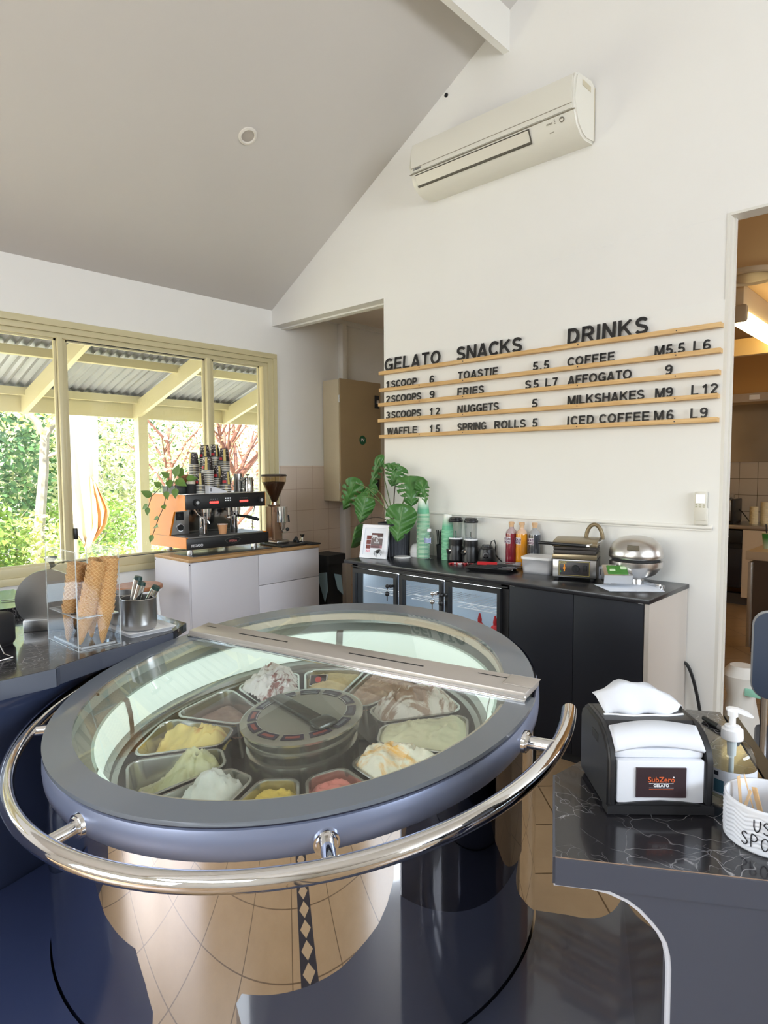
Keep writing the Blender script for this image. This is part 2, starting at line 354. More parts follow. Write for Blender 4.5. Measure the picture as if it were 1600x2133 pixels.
# window in the front wall and the right wall (daylight side), then a frame for the gable fill
def glaze(n, bx):
    w = bpy.data.objects.new('window_%d' % n, None); C.objects.link(w); w['kind'] = 'structure'; struct('window_frame', bx, cream, parent=w)
b = MB()
for x in (-3.4, -2.0, -.66): b.box(x, x + .06, -3.17, -3.11, .95, 2.4)
b.box(-3.4, -.6, -3.17, -3.11, 2.34, 2.4); b.box(-3.4, -.6, -3.17, -3.11, .95, 1.01); glaze(2, b)
b = MB()
for y in (-.05, 1.05, 2.12, 3.19): b.box(XR + .03, XR + .09, y, y + .06, 1.85, 2.85)
b.box(XR + .03, XR + .09, -.05, 3.25, 2.79, 2.85); b.box(XR + .03, XR + .09, -.05, 3.25, 1.85, 1.91); glaze(3, b)
b = MB()
for x in (-1.86, -.53, .80): b.box(x, x + .06, -3.08, -3.03, 3.0, 4.2)
b.box(-1.86, .86, -3.08, -3.03, 4.15, 4.2); b.box(-1.86, .86, -3.08, -3.03, 3.0, 3.05); glaze(4, b)  # frame put around the added gable fill, no opening in the wall behind

# ================================================================== OUTSIDE
garden = noisy('garden_ground', S(240, 236, 220), S(206, 200, 160), 2.2, .9)
o = struct('ground', MB().box(-40, XB - .14, -25, 40, -.35, -.2), garden)
o = struct('ground', MB().box(-25, 25, -40, -3.2, -.35, -.05), noisy('paving', S(140, 136, 130), S(120, 116, 110), 2, .8))
vt = thing('veranda', 'cream timber veranda with corrugated roof outside the left window', 'veranda', (-6.5, 3.2, -.2))
Vx, Vy, Vz = 6.5, -3.2, .2       # local = world + V
def vl(mb): return mb.xf(Matrix.Translation((Vx, Vy, Vz)))
for y in (-.0, 1.06, 2.13, 3.2, 4.28, 5.36, 6.4):
    b = MB(); b.slab([(-6.62, 2.10), (-6.5, 2.065), (-4.86, 2.556), (-4.86, 2.696), (-6.62, 2.2)], (0, y - .022, 0), (1, 0, 0), (0, 0, 1), (0, 1, 0), .045); obj('rafter', vl(b), cream, vt)
for x, z in ((-6.42, 2.225), (-5.62, 2.455)): obj('batten', vl(MB().box(x - .035, x + .035, -.8, 7.2, z, z + .07)), cream, vt)
obj('fascia_beam', vl(MB().box(-6.56, -6.51, -.8, 7.2, 2.08, 2.245)), cream, vt)
for y in (.3, 3.235, 6.17): obj('post', vl(MB().box(-6.51, -6.41, y - .05, y + .05, -.2, 2.2)), cream, vt)
b = MB(); n = 420; prev = None
for i in range(n + 1):
    y = -1. + 8.6 * i / n; h = .012 * math.sin(y * 2 * PI / .076); cur = [b.bm.verts.new((x, y, 2.235 + .3 * (x + 6.5) + .06 + h)) for x in (-6.72, -4.85)]
    if prev: b.bm.faces.new((prev[0], prev[1], cur[1], cur[0]))
    prev = cur
obj('roof_sheet', vl(b), noisy('roof_metal', S(166, 166, 172), S(140, 140, 146), 5, .45, .2), vt)
bark = noisy('bark_pale', S(178, 168, 150), S(110, 98, 84), 14, .9)
barkr = noisy('bark_red', S(138, 92, 74), S(92, 58, 48), 14, .9)
lf = [noisy('leaf_green_%d' % i, a, c, 3, .55) for i, (a, c) in enumerate(((S(84, 126, 44), S(156, 180, 84)), (S(44, 82, 40), S(92, 128, 66)), (S(176, 184, 92), S(206, 208, 130)), (S(160, 176, 118), S(222, 220, 174)), (S(150, 74, 62), S(128, 112, 70))))]
def leaves(n, cen, rad, size, seed, hole=0.):
    n, size = int(n * 1.7), size * .72
    rnd = random.Random(seed); b = MB(); bm = b.bm
    for _ in range(n):
        while True:
            p = Vector((rnd.uniform(-1, 1), rnd.uniform(-1, 1), rnd.uniform(-1, 1)))
            if hole < p.length < 1: break
        p = Vector((cen[0] + p.x * rad[0], cen[1] + p.y * rad[1], cen[2] + p.z * rad[2])); s = size * rnd.uniform(.6, 1.3)
        d = Vector((rnd.gauss(0, 1), rnd.gauss(0, 1), rnd.gauss(0, .7))).normalized(); u = d.orthogonal().normalized(); w = (u * math.cos(rnd.uniform(0, 6)) + d.cross(u) * math.sin(rnd.uniform(0, 6))).normalized()
        a = [bm.verts.new(p + q) for q in (-d * s, w * s * .45, d * s, -w * s * .45)]
        bm.faces.new((a[0], a[1], a[2])); bm.faces.new((a[0], a[2], a[3]))
    return b
def branches(base, h, n, seed, r=.06, spread=.5):
    rnd = random.Random(seed); b = MB(); base = Vector(base); pts = [base + Vector((rnd.uniform(-.05, .05) * i, rnd.uniform(-.05, .05) * i, h * i / 5)) for i in range(6)]
    b.tube(pts, [r * (1 - .1 * i) for i in range(6)], 8)
    for k in range(n):
        s = pts[rnd.randint(2, 5)]; a = rnd.uniform(0, 2 * PI); L = rnd.uniform(.6, 1.3) * h * .5
        q = [s + Vector((math.cos(a) * spread * L * t, math.sin(a) * spread * L * t, L * t * rnd.uniform(.8, 1.1))) for t in (0, .35, .7, 1)]; b.tube(q, [r * .5, r * .4, r * .28, r * .14], 6)
        for _ in range(2):
            s2 = q[rnd.randint(1, 3)]; a2 = a + rnd.uniform(-1, 1); q2 = [s2 + Vector((math.cos(a2) * L * .4 * t, math.sin(a2) * L * .4 * t, L * .4 * t)) for t in (0, .5, 1)]; b.tube(q2, [r * .22, r * .16, r * .07], 5)
    return b
def tree(name, label, cat, base, h, nb, leafspec, bk, seed, r=.06, group=None, spread=.5):
    t = thing(name, label, cat, base, 0, group)
    obj('trunk', branches((0, 0, 0), h, nb, seed, r, spread), bk, t)
    for i, (n, c, rad, sz, mi) in enumerate(leafspec): obj('foliage', leaves(n, c, rad, sz, seed * 10 + i), lf[mi], t, ang=0)
t = thing('garden_tree', 'slender pale tree with forked trunk left in the window', 'tree', (-9, 3.02, -.2)); b = MB()
b.tube([(0, 0, 0), (0, .03, .7), (0, .09, 1.3), (0, .14, 1.75), (0, .17, 2.2)], [.075, .07, .065, .06, .055], 9); b.tube([(0, .17, 2.18), (0, .05, 2.4), (-.1, -.12, 2.55), (-.1, -.4, 2.8)], [.045, .04, .03, .02], 7); b.tube([(0, .17, 2.18), (0, .32, 2.42), (.05, .48, 2.6), (.1, .6, 3.0)], [.045, .038, .03, .02], 7); b.tube([(0, .13, 1.9), (.1, .35, 2.0), (.1, .6, 2.2)], [.03, .022, .012], 6)
obj('trunk', b, bark, t); obj('foliage', leaves(700, (0, .1, 2.75), (1.0, 1.2, .55), .06, 31), lf[2], t, ang=0)
tree('garden_tree', 'reddish branching shrub tree behind the coffee machine', 'tree', (-9.2, 6.1, -.2), 2.0, 14, [(500, (0, .1, 2.2), (.9, .9, .9), .045, 4)], barkr, 5, .075, spread=.75)
tree('garden_tree', 'thin brown stemmed tree right of the veranda post', 'tree', (-10.2, 5.6, -.2), 2.2, 9, [(900, (0, 0, 2.4), (1.3, 1.3, 1.), .06, 3)], barkr, 8, .05, spread=.7)
def bush(label, base, rad, n, sz, mi, seed):
    t = thing('garden_bush', label, 'bush', base, 0, 'bushes outside the window')
    obj('stem', branches((0, 0, 0), rad[2] * 1.1, 5, seed, .025, .6), bark, t); obj('foliage', leaves(n, (0, 0, rad[2] * .95), rad, sz, seed), lf[mi], t, ang=0)
bush('large dark green bush at the far left behind the pale tree', (-11.5, 2.7, -.2), (1.2, 1.5, 1.9), 5200, .085, 1, 11)
bush('bright green leafy bush low at the left window edge', (-8.3, 1.9, -.2), (.75, .8, .85), 2300, .075, 0, 12)
bush('yellow green bush around the pale tree trunk', (-8.4, 2.75, -.2), (.5, .55, .65), 700, .06, 2, 13)
bush('tall pale green bush behind the hanging cloth', (-12.5, 5.0, -.2), (1.2, 1.5, 1.8), 4200, .085, 3, 14)
bush('mid green bush beside the veranda post', (-10.9, 4.5, -.2), (.7, .8, .75), 1300, .065, 0, 15)
bush('wide pale flowering bush behind the coffee machine', (-12.5, 7.6, -.2), (1.3, 1.8, 1.7), 3600, .08, 3, 16)
bush('low leafy plants in front of the veranda post', (-8.2, 3.9, -.2), (.6, .9, .42), 1100, .05, 2, 17)
bush('dark green hedge far behind the thin brown tree', (-15.5, 6.0, -.2), (1.5, 3.4, 2.4), 5200, .12, 1, 18)
bush('dark green hedge far behind the left bush', (-16, 1.6, -.2), (1.5, 3.2, 2.6), 5000, .12, 1, 19)
# closed white and orange sunshade hanging on its pole
t = thing('sunshade', 'closed white and orange sunshade hanging on a pole outside', 'sunshade', (-7.6, 2.98, -.2))
obj('pole', MB().cyl((0, .0, 0), (0, .0, 2.55), .028), cream, t)
def cloth(pts, wd, seed):
    b = MB(); prev = None
    for (y, z, w) in pts:
        cur = [b.bm.verts.new((.1 + .035 * math.sin(k * 1.9 + z * 2 + seed), y + w * (k / 8 - .5), z + .05 * math.sin(k * .9 + seed))) for k in range(9)]
        if prev:
            for k in range(8): b.bm.faces.new((prev[k], prev[k + 1], cur[k + 1], cur[k]))
        prev = cur
    return b
def sol(o, t=.006): md = o.modifiers.new('solid', 'SOLIDIFY'); md.thickness = t; return o
sol(obj('canopy', cloth([(.0, 2.6, .10), (.06, 2.4, .36), (.04, 2.0, .40), (.04, 1.6, .38), (.06, 1.3, .34), (.06, 1.05, .28), (.10, .85, .10)], .3, 1), M('canvas_white', S(250, 240, 214), .8), t, ang=80))
sol(obj('flap', cloth([(.16, 1.62, .03), (.20, 1.45, .10), (.24, 1.25, .20), (.22, 1.10, .16), (.14, .95, .10), (.06, .84, .03)], .3, 2), M('canvas_orange', S(240, 186, 128), .8), t, (.03, 0, 0), ang=80))
# ================================================================== WALL FITTINGS
SHZ = (2.243, 2.116, 2.008, 1.890, 1.770); SHN = ('top', 'second', 'third', 'fourth', 'bottom')
SHX = ((-3.345, -.985), (-3.343, -.985), (-3.352, -.99), (-3.356, -.992), (-3.345, -.992))
for i, z in enumerate(SHZ):
    xa, xb = SHX[i]; b = MB(); b.box(xa, xb, YA - .04, YA - .004, z, z + .0230); b.box(xa, xb, YA - .046, YA - .04, z, z + .025, .001)
    o = thing('menu_ledge', '%s of the five pine ledges carrying the black menu letters' % SHN[i], 'ledge', (0, 0, 0), 0, 'menu ledges'); obj('ledge', b, pine, o)
    b = MB()
    for x in (-2.57, -1.75, -2.95, -1.2): b.cyl((x, YA - .0462, z + .012), (x, YA - .048, z + .012), .0035, n=8)
    obj('screw', b, black, o)
letm = M('letter_black', (.012, .011, .011), .4)
H1, H2 = .094, .0535     # cap heights
def arc(cx, cy, rx, ry, a0, a1, n=14): return [(cx + rx * math.cos(R(a0 + (a1 - a0) * i / n)), cy + ry * math.sin(R(a0 + (a1 - a0) * i / n))) for i in range(n + 1)]
_h = .09
GL = {'A': [[(.08, 0), (.36, .97)], [(.64, 0), (.36, .97)], [(.2, .26), (.52, .26)]], 'C': [arc(.39, .5, .30, .41, 42, 318, 22)], 'D': [[(_h, 0), (_h, 1)], [(_h, .91), (.31, .91)] + arc(.31, .5, .29, .41, 90, -90, 16) + [(_h, _h)]],
      'E': [[(.60, .915), (_h, .915)], [(_h, 0), (_h, 1)], [(_h, .085), (.62, .085)], [(_h, .52), (.56, .52)]], 'F': [[(.58, .915), (_h, .915)], [(_h, 0), (_h, 1)], [(_h, .49), (.50, .49)]],
      'G': [arc(.40, .5, .31, .41, 44, 325, 24) + [(.66, .42)], [(.42, .44), (.745, .44)], [(.66, .1), (.66, .5)]], 'H': [[(_h, 0), (_h, 1)], [(.62, 0), (.62, 1)], [(_h, .53), (.62, .53)]], 'I': [[(_h, 0), (_h, 1)]],
      'K': [[(_h, 0), (_h, 1)], [(.64, 1), (.12, .40)], [(.29, .60), (.68, 0)]], 'L': [[(_h, 0), (_h, 1)], [(_h, .085), (.58, .085)]], 'M': [[(_h, 0), (_h, 1)], [(.74, 0), (.74, 1)], [(.12, .98), (.415, .06)], [(.71, .98), (.415, .06)]],
      'N': [[(_h, 0), (_h, 1)], [(.62, 0), (.62, 1)], [(.10, .97), (.61, .03)]], 'O': [arc(.40, .5, .31, .41, 0, 360, 32)], 'P': [[(_h, 0), (_h, 1)], [(_h, .915), (.34, .915)] + arc(.34, .68, .23, .235, 90, -90) + [(_h, .445)]],
      'R': [[(_h, 0), (_h, 1)], [(_h, .915), (.36, .915)] + arc(.36, .69, .23, .225, 90, -90) + [(_h, .465)], [(.36, .47), (.63, 0)]], 'S': [arc(.34, .715, .23, .20, 20, 255, 16) + arc(.34, .28, .25, .195, 80, -160, 16)],
      'T': [[(.02, .915), (.60, .915)], [(.31, 0), (.31, 1)]], 'U': [[(_h, 1), (_h, .37)] + arc(.36, .37, .27, .285, 180, 360) + [(.63, 1)]], 'W': [[(.07, 1), (.26, .03)], [(.46, .97), (.26, .03)], [(.46, .97), (.67, .03)], [(.86, 1), (.67, .03)]],
      '1': [[(.30, 0), (.30, 1)], [(.32, .93), (.07, .70)]], '2': [arc(.29, .71, .21, .20, 170, -20) + [(.10, .10)], [(.06, .085), (.53, .085)]], '3': [arc(.27, .715, .20, .195, 160, -90), arc(.27, .28, .23, .195, 90, -160)],
      '5': [[(.50, .915), (.15, .915)], [(.17, .96), (.11, .46)], arc(.28, .31, .23, .225, 140, -155, 18)], '6': [arc(.30, .30, .22, .22, 0, 360, 24), arc(.33, .50, .25, .41, 50, 200, 14)], '7': [[(.03, .915), (.53, .915)], [(.47, .93), (.22, 0)]],
      '9': [arc(.28, .70, .22, .22, 0, 360, 24), arc(.25, .50, .25, .41, 230, 380, 14)], '.': [[(.09, 0), (.09, .17)]]}
def cap(ch):
    """bold sans letter, cap height .72, built from mitred strokes .175 wide"""
    key = ('L', ch)
    if key not in _tc:
        b = MB(); hw_ = .094
        for st in GL[ch]:
            st = [Vector((q[0] * 1.17, q[1])) for q in st]; Lf, Rt = [], []; cl = (st[0] - st[-1]).length < 1e-5; n = len(st)
            for i in range(n):
                if cl: d0 = (st[i] - st[i - 1 if i else n - 2]).normalized(); d1 = (st[i + 1 if i < n - 1 else 1] - st[i]).normalized()
                else: d0 = (st[i] - st[i - 1]).normalized() if i else (st[1] - st[0]).normalized(); d1 = (st[i + 1] - st[i]).normalized() if i < n - 1 else d0
                t_ = (d0 + d1).normalized(); nn = Vector((-t_.y, t_.x)); k = hw_ / max(.5, nn.dot(Vector((-d0.y, d0.x))))
                Lf.append(st[i] + nn * k); Rt.append(st[i] - nn * k)
            for i in range(n - 1):
                q = [Lf[i], Lf[i + 1], Rt[i + 1], Rt[i]]; b.slab([(v.x * .72, v.y * .72) for v in q], (0, 0, -.05), (1, 0, 0), (0, 1, 0), (0, 0, 1), .1)
        bmesh.ops.remove_doubles(b.bm, verts=b.bm.verts, dist=.0004)
        me = mesh('menu_letter', b, letm, None); xs = [v.co.x for v in me.vertices]
        for v in me.vertices: v.co.x -= min(xs); v.co.y = max(0, min(.72, v.co.y)) if ch not in 'COSGU23569' else v.co.y
        _tc[key] = (me, max(xs) - min(xs), .72)
    return _tc[key]
_sc = {}
def word(s, x0, x1, row, h, line, where=''):
    chs = [c for c in s if c != ' ']; k = h / .72
    ws = [cap(c)[1] * k for c in chs]; sp = s.count(' ') * h * .45
    gap = (x1 - x0 - sum(ws) - sp) / max(1, len(chs) - 1); f = 1.
    if gap < .006 * (h / .06): f = (x1 - x0 - sp - (len(chs) - 1) * .006) / sum(ws); gap = .006
    if len(chs) == 1: gap = 0
    x = x0; i = 0; z = SHZ[row] + .0235
    for c in s:
        if c == ' ': x += h * .45; continue
        key = (c, h, round(f, 2))
        if key not in _sc:
            me = cap(c)[0].copy()
            for v in me.vertices: v.co = Vector((v.co.x * k * f, -v.co.z * .05, v.co.y * k))
            me.name = 'menu_letter'; me.materials.clear(); me.materials.append(letm); _sc[key] = me
        o = bpy.data.objects.new('menu_letter', _sc[key]); C.objects.link(o); o.location = (x, YA - .026, z)
        o.rotation_euler = (R(-5), 0, 0); i += 1
        kind = 'digit' if c.isdigit() else ('dot' if c == '.' else 'letter')
        lab = 'black %s %s, %s character of %s on the %s menu ledge' % (kind, c if c != '.' else 'point', nth(i), s.replace(' ', ''), SHN[row]) if not where else 'black %s %s, %s character of the %s price beside %s' % (kind, c if c != '.' else 'point', nth(i), s.replace(' ', ''), where)
        tag(o, lab, 'letter', 'loose black letters of the menu'); x += ws[i - 1] * f + gap
word('GELATO', -3.303, -2.778, 0, H1, ''); word('SNACKS', -2.638, -2.135, 0, H1, ''); word('DRINKS', -1.828, -1.356, 0, H1, '')
for a in (('1', -3.289, -3.262, 1, ''), ('SCOOP', -3.235, -2.99, 1, ''), ('6', -2.872, -2.833, 1, 'the word SCOOP'), ('TOASTIE', -2.626, -2.31, 1, ''), ('5.5', -2.056, -1.945, 1, 'the word TOASTIE'), ('COFFEE', -1.826, -1.54, 1, ''), ('M5.5', -1.318, -1.162, 1, 'the first COFFEE'), ('L6', -1.122, -1.037, 1, 'the first COFFEE'),
          ('2', -3.289, -3.252, 2, ''), ('SCOOPS', -3.235, -2.95, 2, ''), ('9', -2.872, -2.829, 2, 'the word SCOOPS'), ('FRIES', -2.63, -2.416, 2, ''), ('S5', -2.108, -2.015, 2, 'the word FRIES'), ('L7', -1.969, -1.889, 2, 'the word FRIES'), ('AFFOGATO', -1.823, -1.441, 2, ''), ('9', -1.262, -1.223, 2, 'the word AFFOGATO'),
          ('3', -3.290, -3.252, 3, ''), ('SCOOPS', -3.235, -2.951, 3, ''), ('12', -2.872, -2.782, 3, 'the word SCOOPS'), ('NUGGETS', -2.629, -2.301, 3, ''), ('5', -2.06, -2.021, 3, 'the word NUGGETS'), ('MILKSHAKES', -1.822, -1.368, 3, ''), ('M9', -1.311, -1.218, 3, 'MILKSHAKES'), ('L12', -1.126, -.998, 3, 'MILKSHAKES'),
          ('WAFFLE', -3.281, -2.991, 4, ''), ('15', -2.872, -2.782, 4, 'the word WAFFLE'), ('SPRING', -2.629, -2.396, 4, ''), ('ROLLS', -2.333, -2.103, 4, ''), ('5', -2.056, -2.02, 4, 'SPRING ROLLS'), ('ICED', -1.821, -1.656, 4, ''), ('COFFEE', -1.624, -1.34, 4, ''), ('M6', -1.314, -1.211, 4, 'ICED COFFEE'), ('L9', -1.127, -1.043, 4, 'ICED COFFEE')):
    word(a[0], a[1], a[2], a[3], H2, '', a[4])
# air conditioner
acm = M('ac_plastic', S(222, 218, 206), .38); acd = M('ac_groove', S(84, 78, 66), .6)
ax0, ax1, az0, az1 = -2.868, -1.69, 3.365, 3.70
t = thing('air_conditioner', 'long cream split air conditioner mounted high on the gable wall', 'air conditioner', ((ax0 + ax1) / 2, YA, az0))
hw = (ax1 - ax0) / 2; hh = az1 - az0
prof = [(0, .012), (0, hh - .005), (-.05, hh), (-.19, hh - .006), (-.222, hh - .022), (-.238, hh - .06), (-.243, .17), (-.236, .112), (-.205, .05), (-.15, .012), (-.1, 0.)]
b = MB(); b.slab(prof, (-hw, 0, 0), (0, 1, 0), (0, 0, 1), (1, 0, 0), 2 * hw); bmesh.ops.bevel(b.bm, geom=[e for e in b.bm.edges if abs(e.verts[0].co.x - e.verts[1].co.x) < 1e-5 and abs(e.verts[0].co.x) > hw - .01], offset=.012, segments=3, affect='EDGES')
obj('casing', b, acm, t)
pn = lambda s, e, o: None
fx0, fx1 = -hw + .02, hw - .02
obj('front_panel', MB().slab([(-.2435, .125), (-.2475, .17), (-.243, hh - .065), (-.236, hh - .03), (-.229, hh - .04), (-.236, .17), (-.236, .125)], (fx0, 0, 0), (0, 1, 0), (0, 0, 1), (1, 0, 0), fx1 - fx0), acm, t)
obj('seam', MB().box(fx0, fx1, -.2480, -.236, .1495, .1525).slab([(-.2475, .117), (-.2405, .121), (-.236, .121), (-.236, .115)], (-hw + .004, 0, 0), (0, 1, 0), (0, 0, 1), (1, 0, 0), 2 * hw - .008), M('ac_line', S(150, 142, 124), .6), t)
obj('flap', MB().slab([(-.240, .1), (-.206, .0445), (-.201, .048), (-.233, .102)], (-hw + .05, 0, 0), (0, 1, 0), (0, 0, 1), (1, 0, 0), 2 * hw - .34), M('ac_flap', S(212, 206, 192), .35), t)
b = MB(); b.slab([(-.2375, .108), (-.2405, .103), (-.236, .1005), (-.231, .104)], (-hw + .045, 0, 0), (0, 1, 0), (0, 0, 1), (1, 0, 0), 2 * hw - .33); b.slab([(-.209, .0485), (-.2035, .0395), (-.197, .038), (-.2, .049)], (-hw + .045, 0, 0), (0, 1, 0), (0, 0, 1), (1, 0, 0), 2 * hw - .33); b.slab([(-.2375, .108), (-.2415, .103), (-.2055, .0405), (-.2, .044)], (hw - .29, 0, 0), (0, 1, 0), (0, 0, 1), (1, 0, 0), .006)
obj('slot', b, acd, t)
sn = Vector((-.856, -.517)) if False else None
b = MB(); b.cyl((hw - .085, -.2275, .0925), (hw - .085, -.2305, .0905), .014, n=18); b.cyl((hw - .085, -.2305, .0905), (hw - .085, -.2312, .0902), .009, n=18, mi=1)
obj('receiver', b, [M('ac_dark', S(120, 114, 100), .4), acm], t)
b = MB(); b.slab(rrect(.036, .016, .003), (hw - .16, -.2275, .0935), (1, 0, 0), (0, .5, .86), (0, -.86, .5), .003)
for k in range(3): b.slab(rrect(.006, .006, .002), (hw - .128, -.2235 - .0045 * k, .0865 + .0075 * k), (1, 0, 0), (0, .5, .86), (0, -.86, .5), .003)
b.slab(rrect(.026, .012, .003), (hw - .155, -.205, .0545), (1, 0, 0), (0, .5, .86), (0, -.86, .5), .003)
obj('control_strip', b, M('ac_display', S(170, 164, 150), .4), t)
obj('end_grille', MB().box(hw - .003, hw + .002, -.16, -.06, .27, .30).box(hw - .003, hw + .0015, -.012, -.006, .02, hh - .02), M('ac_side', S(196, 186, 160), .5), t)
text('maker_name', 'DAIKIN', .018, M('logo_grey', S(90, 90, 96), .5), t, (-hw + .07, -.2485, .134), (R(90), 0, 0), .0004)
# remote control in its holder
t = thing('remote_control', 'cream remote control with bright screen on the right end of the wall', 'remote control', (-1.064, YA - .004, 1.243))
obj('holder', MB().box(-.034, .034, -.022, 0, -.004, .085, .005), acm, t); obj('body', MB().box(-.030, .030, -.030, -.006, .02, .170, .006), acm, t)
obj('screen', MB().box(-.021, .021, -.0315, -.028, .112, .155, .001), M('lcd_bright', S(250, 250, 250), .3, emis=.6, emc=(1, 1, 1)), t)
b = MB()
for x in (-.018, 0, .018):
    for z in (.088, .098): b.box(x - .005, x + .005, -.0315, -.029, z, z + .006)
obj('button', b, M('remote_button', S(160, 156, 120), .5), t)
# round ceiling fitting
sm = Vector((-3.493, 2.516, ceil_z(-3.493))); nrm = Vector((SLOPE, 0, -1)).normalized()
t = thing('ceiling_speaker', 'small round white fitting on the sloped ceiling', 'ceiling fitting', sm); t.rotation_euler = nrm.to_track_quat('Z', 'Y').to_euler()
obj('ring', MB().lathe([(.062, -.004), (.060, .006), (.048, .010), (.042, .006), (.040, -.004)], 32), M('fitting_white', S(222, 216, 206), .4), t); obj('cover', MB().lathe([(.041, .002), (0, .004)], 32), M('fitting_grey', S(176, 168, 158), .5), t)
tag(obj('cable_hole', MB().cyl((0, 0, 0), (0, -.006, 0), .014, n=12), blackm, None, (-2.745, YA, 4.047)), 'tiny black cable stub where gable wall meets ceiling', 'cable')
# electrical cabinet in the hall
gb = noisy('cabinet_beige', S(210, 196, 168), S(202, 188, 158), 4, .45)
t = thing('electrical_cabinet', 'tall beige electrical cabinet on the hall wall with round green sticker', 'cabinet', (XB, 4.2, 1.235))
obj('body', MB().box(.008, .23, -.01, .54, 0, 1.15, .004), gb, t); obj('door', MB().box(.234, .252, -.012, .545, -.004, 1.156, .004), noisy('cabinet_door', S(172, 150, 116), S(160, 138, 104), 2, .4), t)
b = MB(); b.cyl((.242, -.016, .93), (.242, -.016, 1.0), .007, n=10); b.cyl((.242, -.016, .1), (.242, -.016, .17), .007, n=10); obj('hinge', b, steelb, t)
b = MB(); b.box(.252, .262, .455, .515, .905, 1.03, .003); b.box(.262, .272, .47, .50, .945, .985, .004, mi=1); obj('latch', b, [blackm, steelb], t)
obj('lower_latch', MB().box(.252, .262, .455, .515, .09, .2, .003), blackm, t)
b = MB(); b.cyl((.252, .285, .585), (.2535, .285, .585), .045, n=28); s = obj('sticker', b, M('sticker_green', S(20, 92, 62), .4), t, label='round green sticker with white letters')
text('sticker_text', 'PV', .04, white, s, (.2538, .285, .572), (R(90), 0, R(90)), .001)
tag(obj('cable_trunking', MB().box(XB, XB + .07, 4.40, 4.46, 2.39, 2.955, .003), M('trunking', S(226, 220, 210), .4)), 'white cable trunking running up the hall wall above the cabinet', 'trunking')
tag(obj('cable_trunking', MB().box(XB + .008, XB + .09, 4.40, 4.47, 0.0, 1.232, .003), M('trunking_low', S(206, 200, 196), .4)), 'pale cable trunking running down below the electrical cabinet', 'trunking')
tag(obj('wall_sticker', MB().box(XB + .008, XB + .010, 4.71, 4.75, 1.17, 1.24), M('sticker_yellow', S(214, 176, 60), .5)), 'small yellow sticker on the hall tiles behind the plant', 'sticker')
# bin in the hall opening
t = thing('rubbish_bin', 'black bin with bag in the gap right of the coffee cabinet', 'bin', (-4.19, 3.78, 0))
b = MB(); b.prism([(p[0] * .86, p[1] * .86) for p in rrect(.25, .22, .03)], 0, .72); b.prism(rrect(.26, .23, .03), .72, .80); obj('bin_body', b, blackm, t)
b = MB(); b.slab([(-.12, .62), (.125, .66), (.135, .50), (.10, .40), (.03, .56), (-.05, .52), (-.12, .56)], (0, -.118, 0), (1, 0, 0), (0, 0, 1), (0, -1, 0), .006); b.slab([(.02, .64), (.1, .62), (.125, .44), (.06, .5)], (.128, -.06, 0), (0, 1, 0), (0, 0, 1), (1, 0, 0), .006); obj('bin_bag', b, M('bag_blue', S(150, 178, 190), .4), t)
obj('red_cloth', MB().slab([(-.12, .5), (-.04, .46), (-.03, .42), (-.09, .36), (-.12, .2)], (0, -.122, 0), (1, 0, 0), (0, 0, 1), (0, -1, 0), .012), M('cloth_red', S(196, 66, 52), .7), t)
# ================================================================== KITCHEN
t = thing('kitchen_bench', 'stainless steel kitchen bench seen through the right opening', 'bench', (-2.2, 7.85, 0))
obj('worktop', MB().box(-.9, 1.6, 0, .64, .855, .9, .004), steel, t); kw = M('kitchen_white', S(214, 200, 180), .5); obj('carcass', MB().box(-.9, -.32, .03, .64, .1, .85), kw, t); obj('carcass', MB().box(.305, 1.6, .0, .64, .1, .85), kw, t); obj('plinth', MB().box(-.9, 1.6, .1, .2, 0, .12), M('plinth_grey', S(84, 84, 92), .5), t)
t = thing('oven', 'black built in oven under the steel kitchen bench', 'oven', (-2.2, 7.85, .2))
obj('body', MB().box(-.31, .30, .005, .55, 0, .64), blackm, t); obj('door', MB().box(-.31, .30, -.02, .004, .01, .44, .004), M('oven_glass', (.012, .013, .02), .08), t); obj('window', MB().box(-.2, .16, -.0225, -.02, .16, .36), M('oven_window', (.06, .065, .09), .1), t)
obj('handle', MB().box(-.29, .14, -.055, -.03, .455, .485, .004).box(-.28, -.25, -.03, 0, .46, .48).box(.09, .12, -.03, 0, .46, .48), steelb, t); obj('control_panel', MB().box(-.31, .30, -.015, .004, .50, .64, .003), black, t); obj('knob', MB().cyl((.15, -.015, .575), (.15, -.05, .575), .028, n=18), steelb, t)
t = thing('bench_oven', 'steel countertop fryer with black base on the kitchen bench', 'fryer', (-2.16, 8.12, .9))
obj('housing', MB().box(-.22, .12, -.18, .16, .03, .27, .02), steel, t); obj('lid', MB().box(-.2, .08, -.16, .14, .27, .33, .02), steelb, t); obj('side_panel', MB().box(.115, .145, -.18, .16, .02, .28, .01).box(-.22, -.02, -.2, -.18, .0, .14, .008), black, t); obj('foot', MB().box(-.2, .14, -.16, .14, 0, .03), blackm, t); obj('dial', MB().cyl((.05, -.18, .2), (.05, -.2, .2), .03, n=16), blackm, t)
tag(obj('power_cord', MB().tube([(-2.0, 8.1, 1.06), (-1.96, 8.08, 1.03), (-1.9, 8.05, .96), (-1.86, 8.04, .91)], .006), black), 'black cord from the fryer on the kitchen bench', 'cord')
for i, (x, y, h) in enumerate(((-1.84, 8.06, .20), (-1.75, 8.14, .25))):
    b = MB(); prev = 0; pr = [(.0, 0), (.038, 0)]
    for k in range(12): pr += [(.043, h * (k + .6) / 12), (.045, h * (k + .8) / 12), (.0425, h * (k + .95) / 12)]
    b.lathe(pr + [(.0, h)], 20); o = tag(obj('cup_stack', b, M('cup_cream', S(222, 208, 170), .5), None, (x, y, .9)), ('shorter' if i == 0 else 'taller') + ' stack of cream cups on the kitchen bench', 'cup stack', 'cream cup stacks in the kitchen')
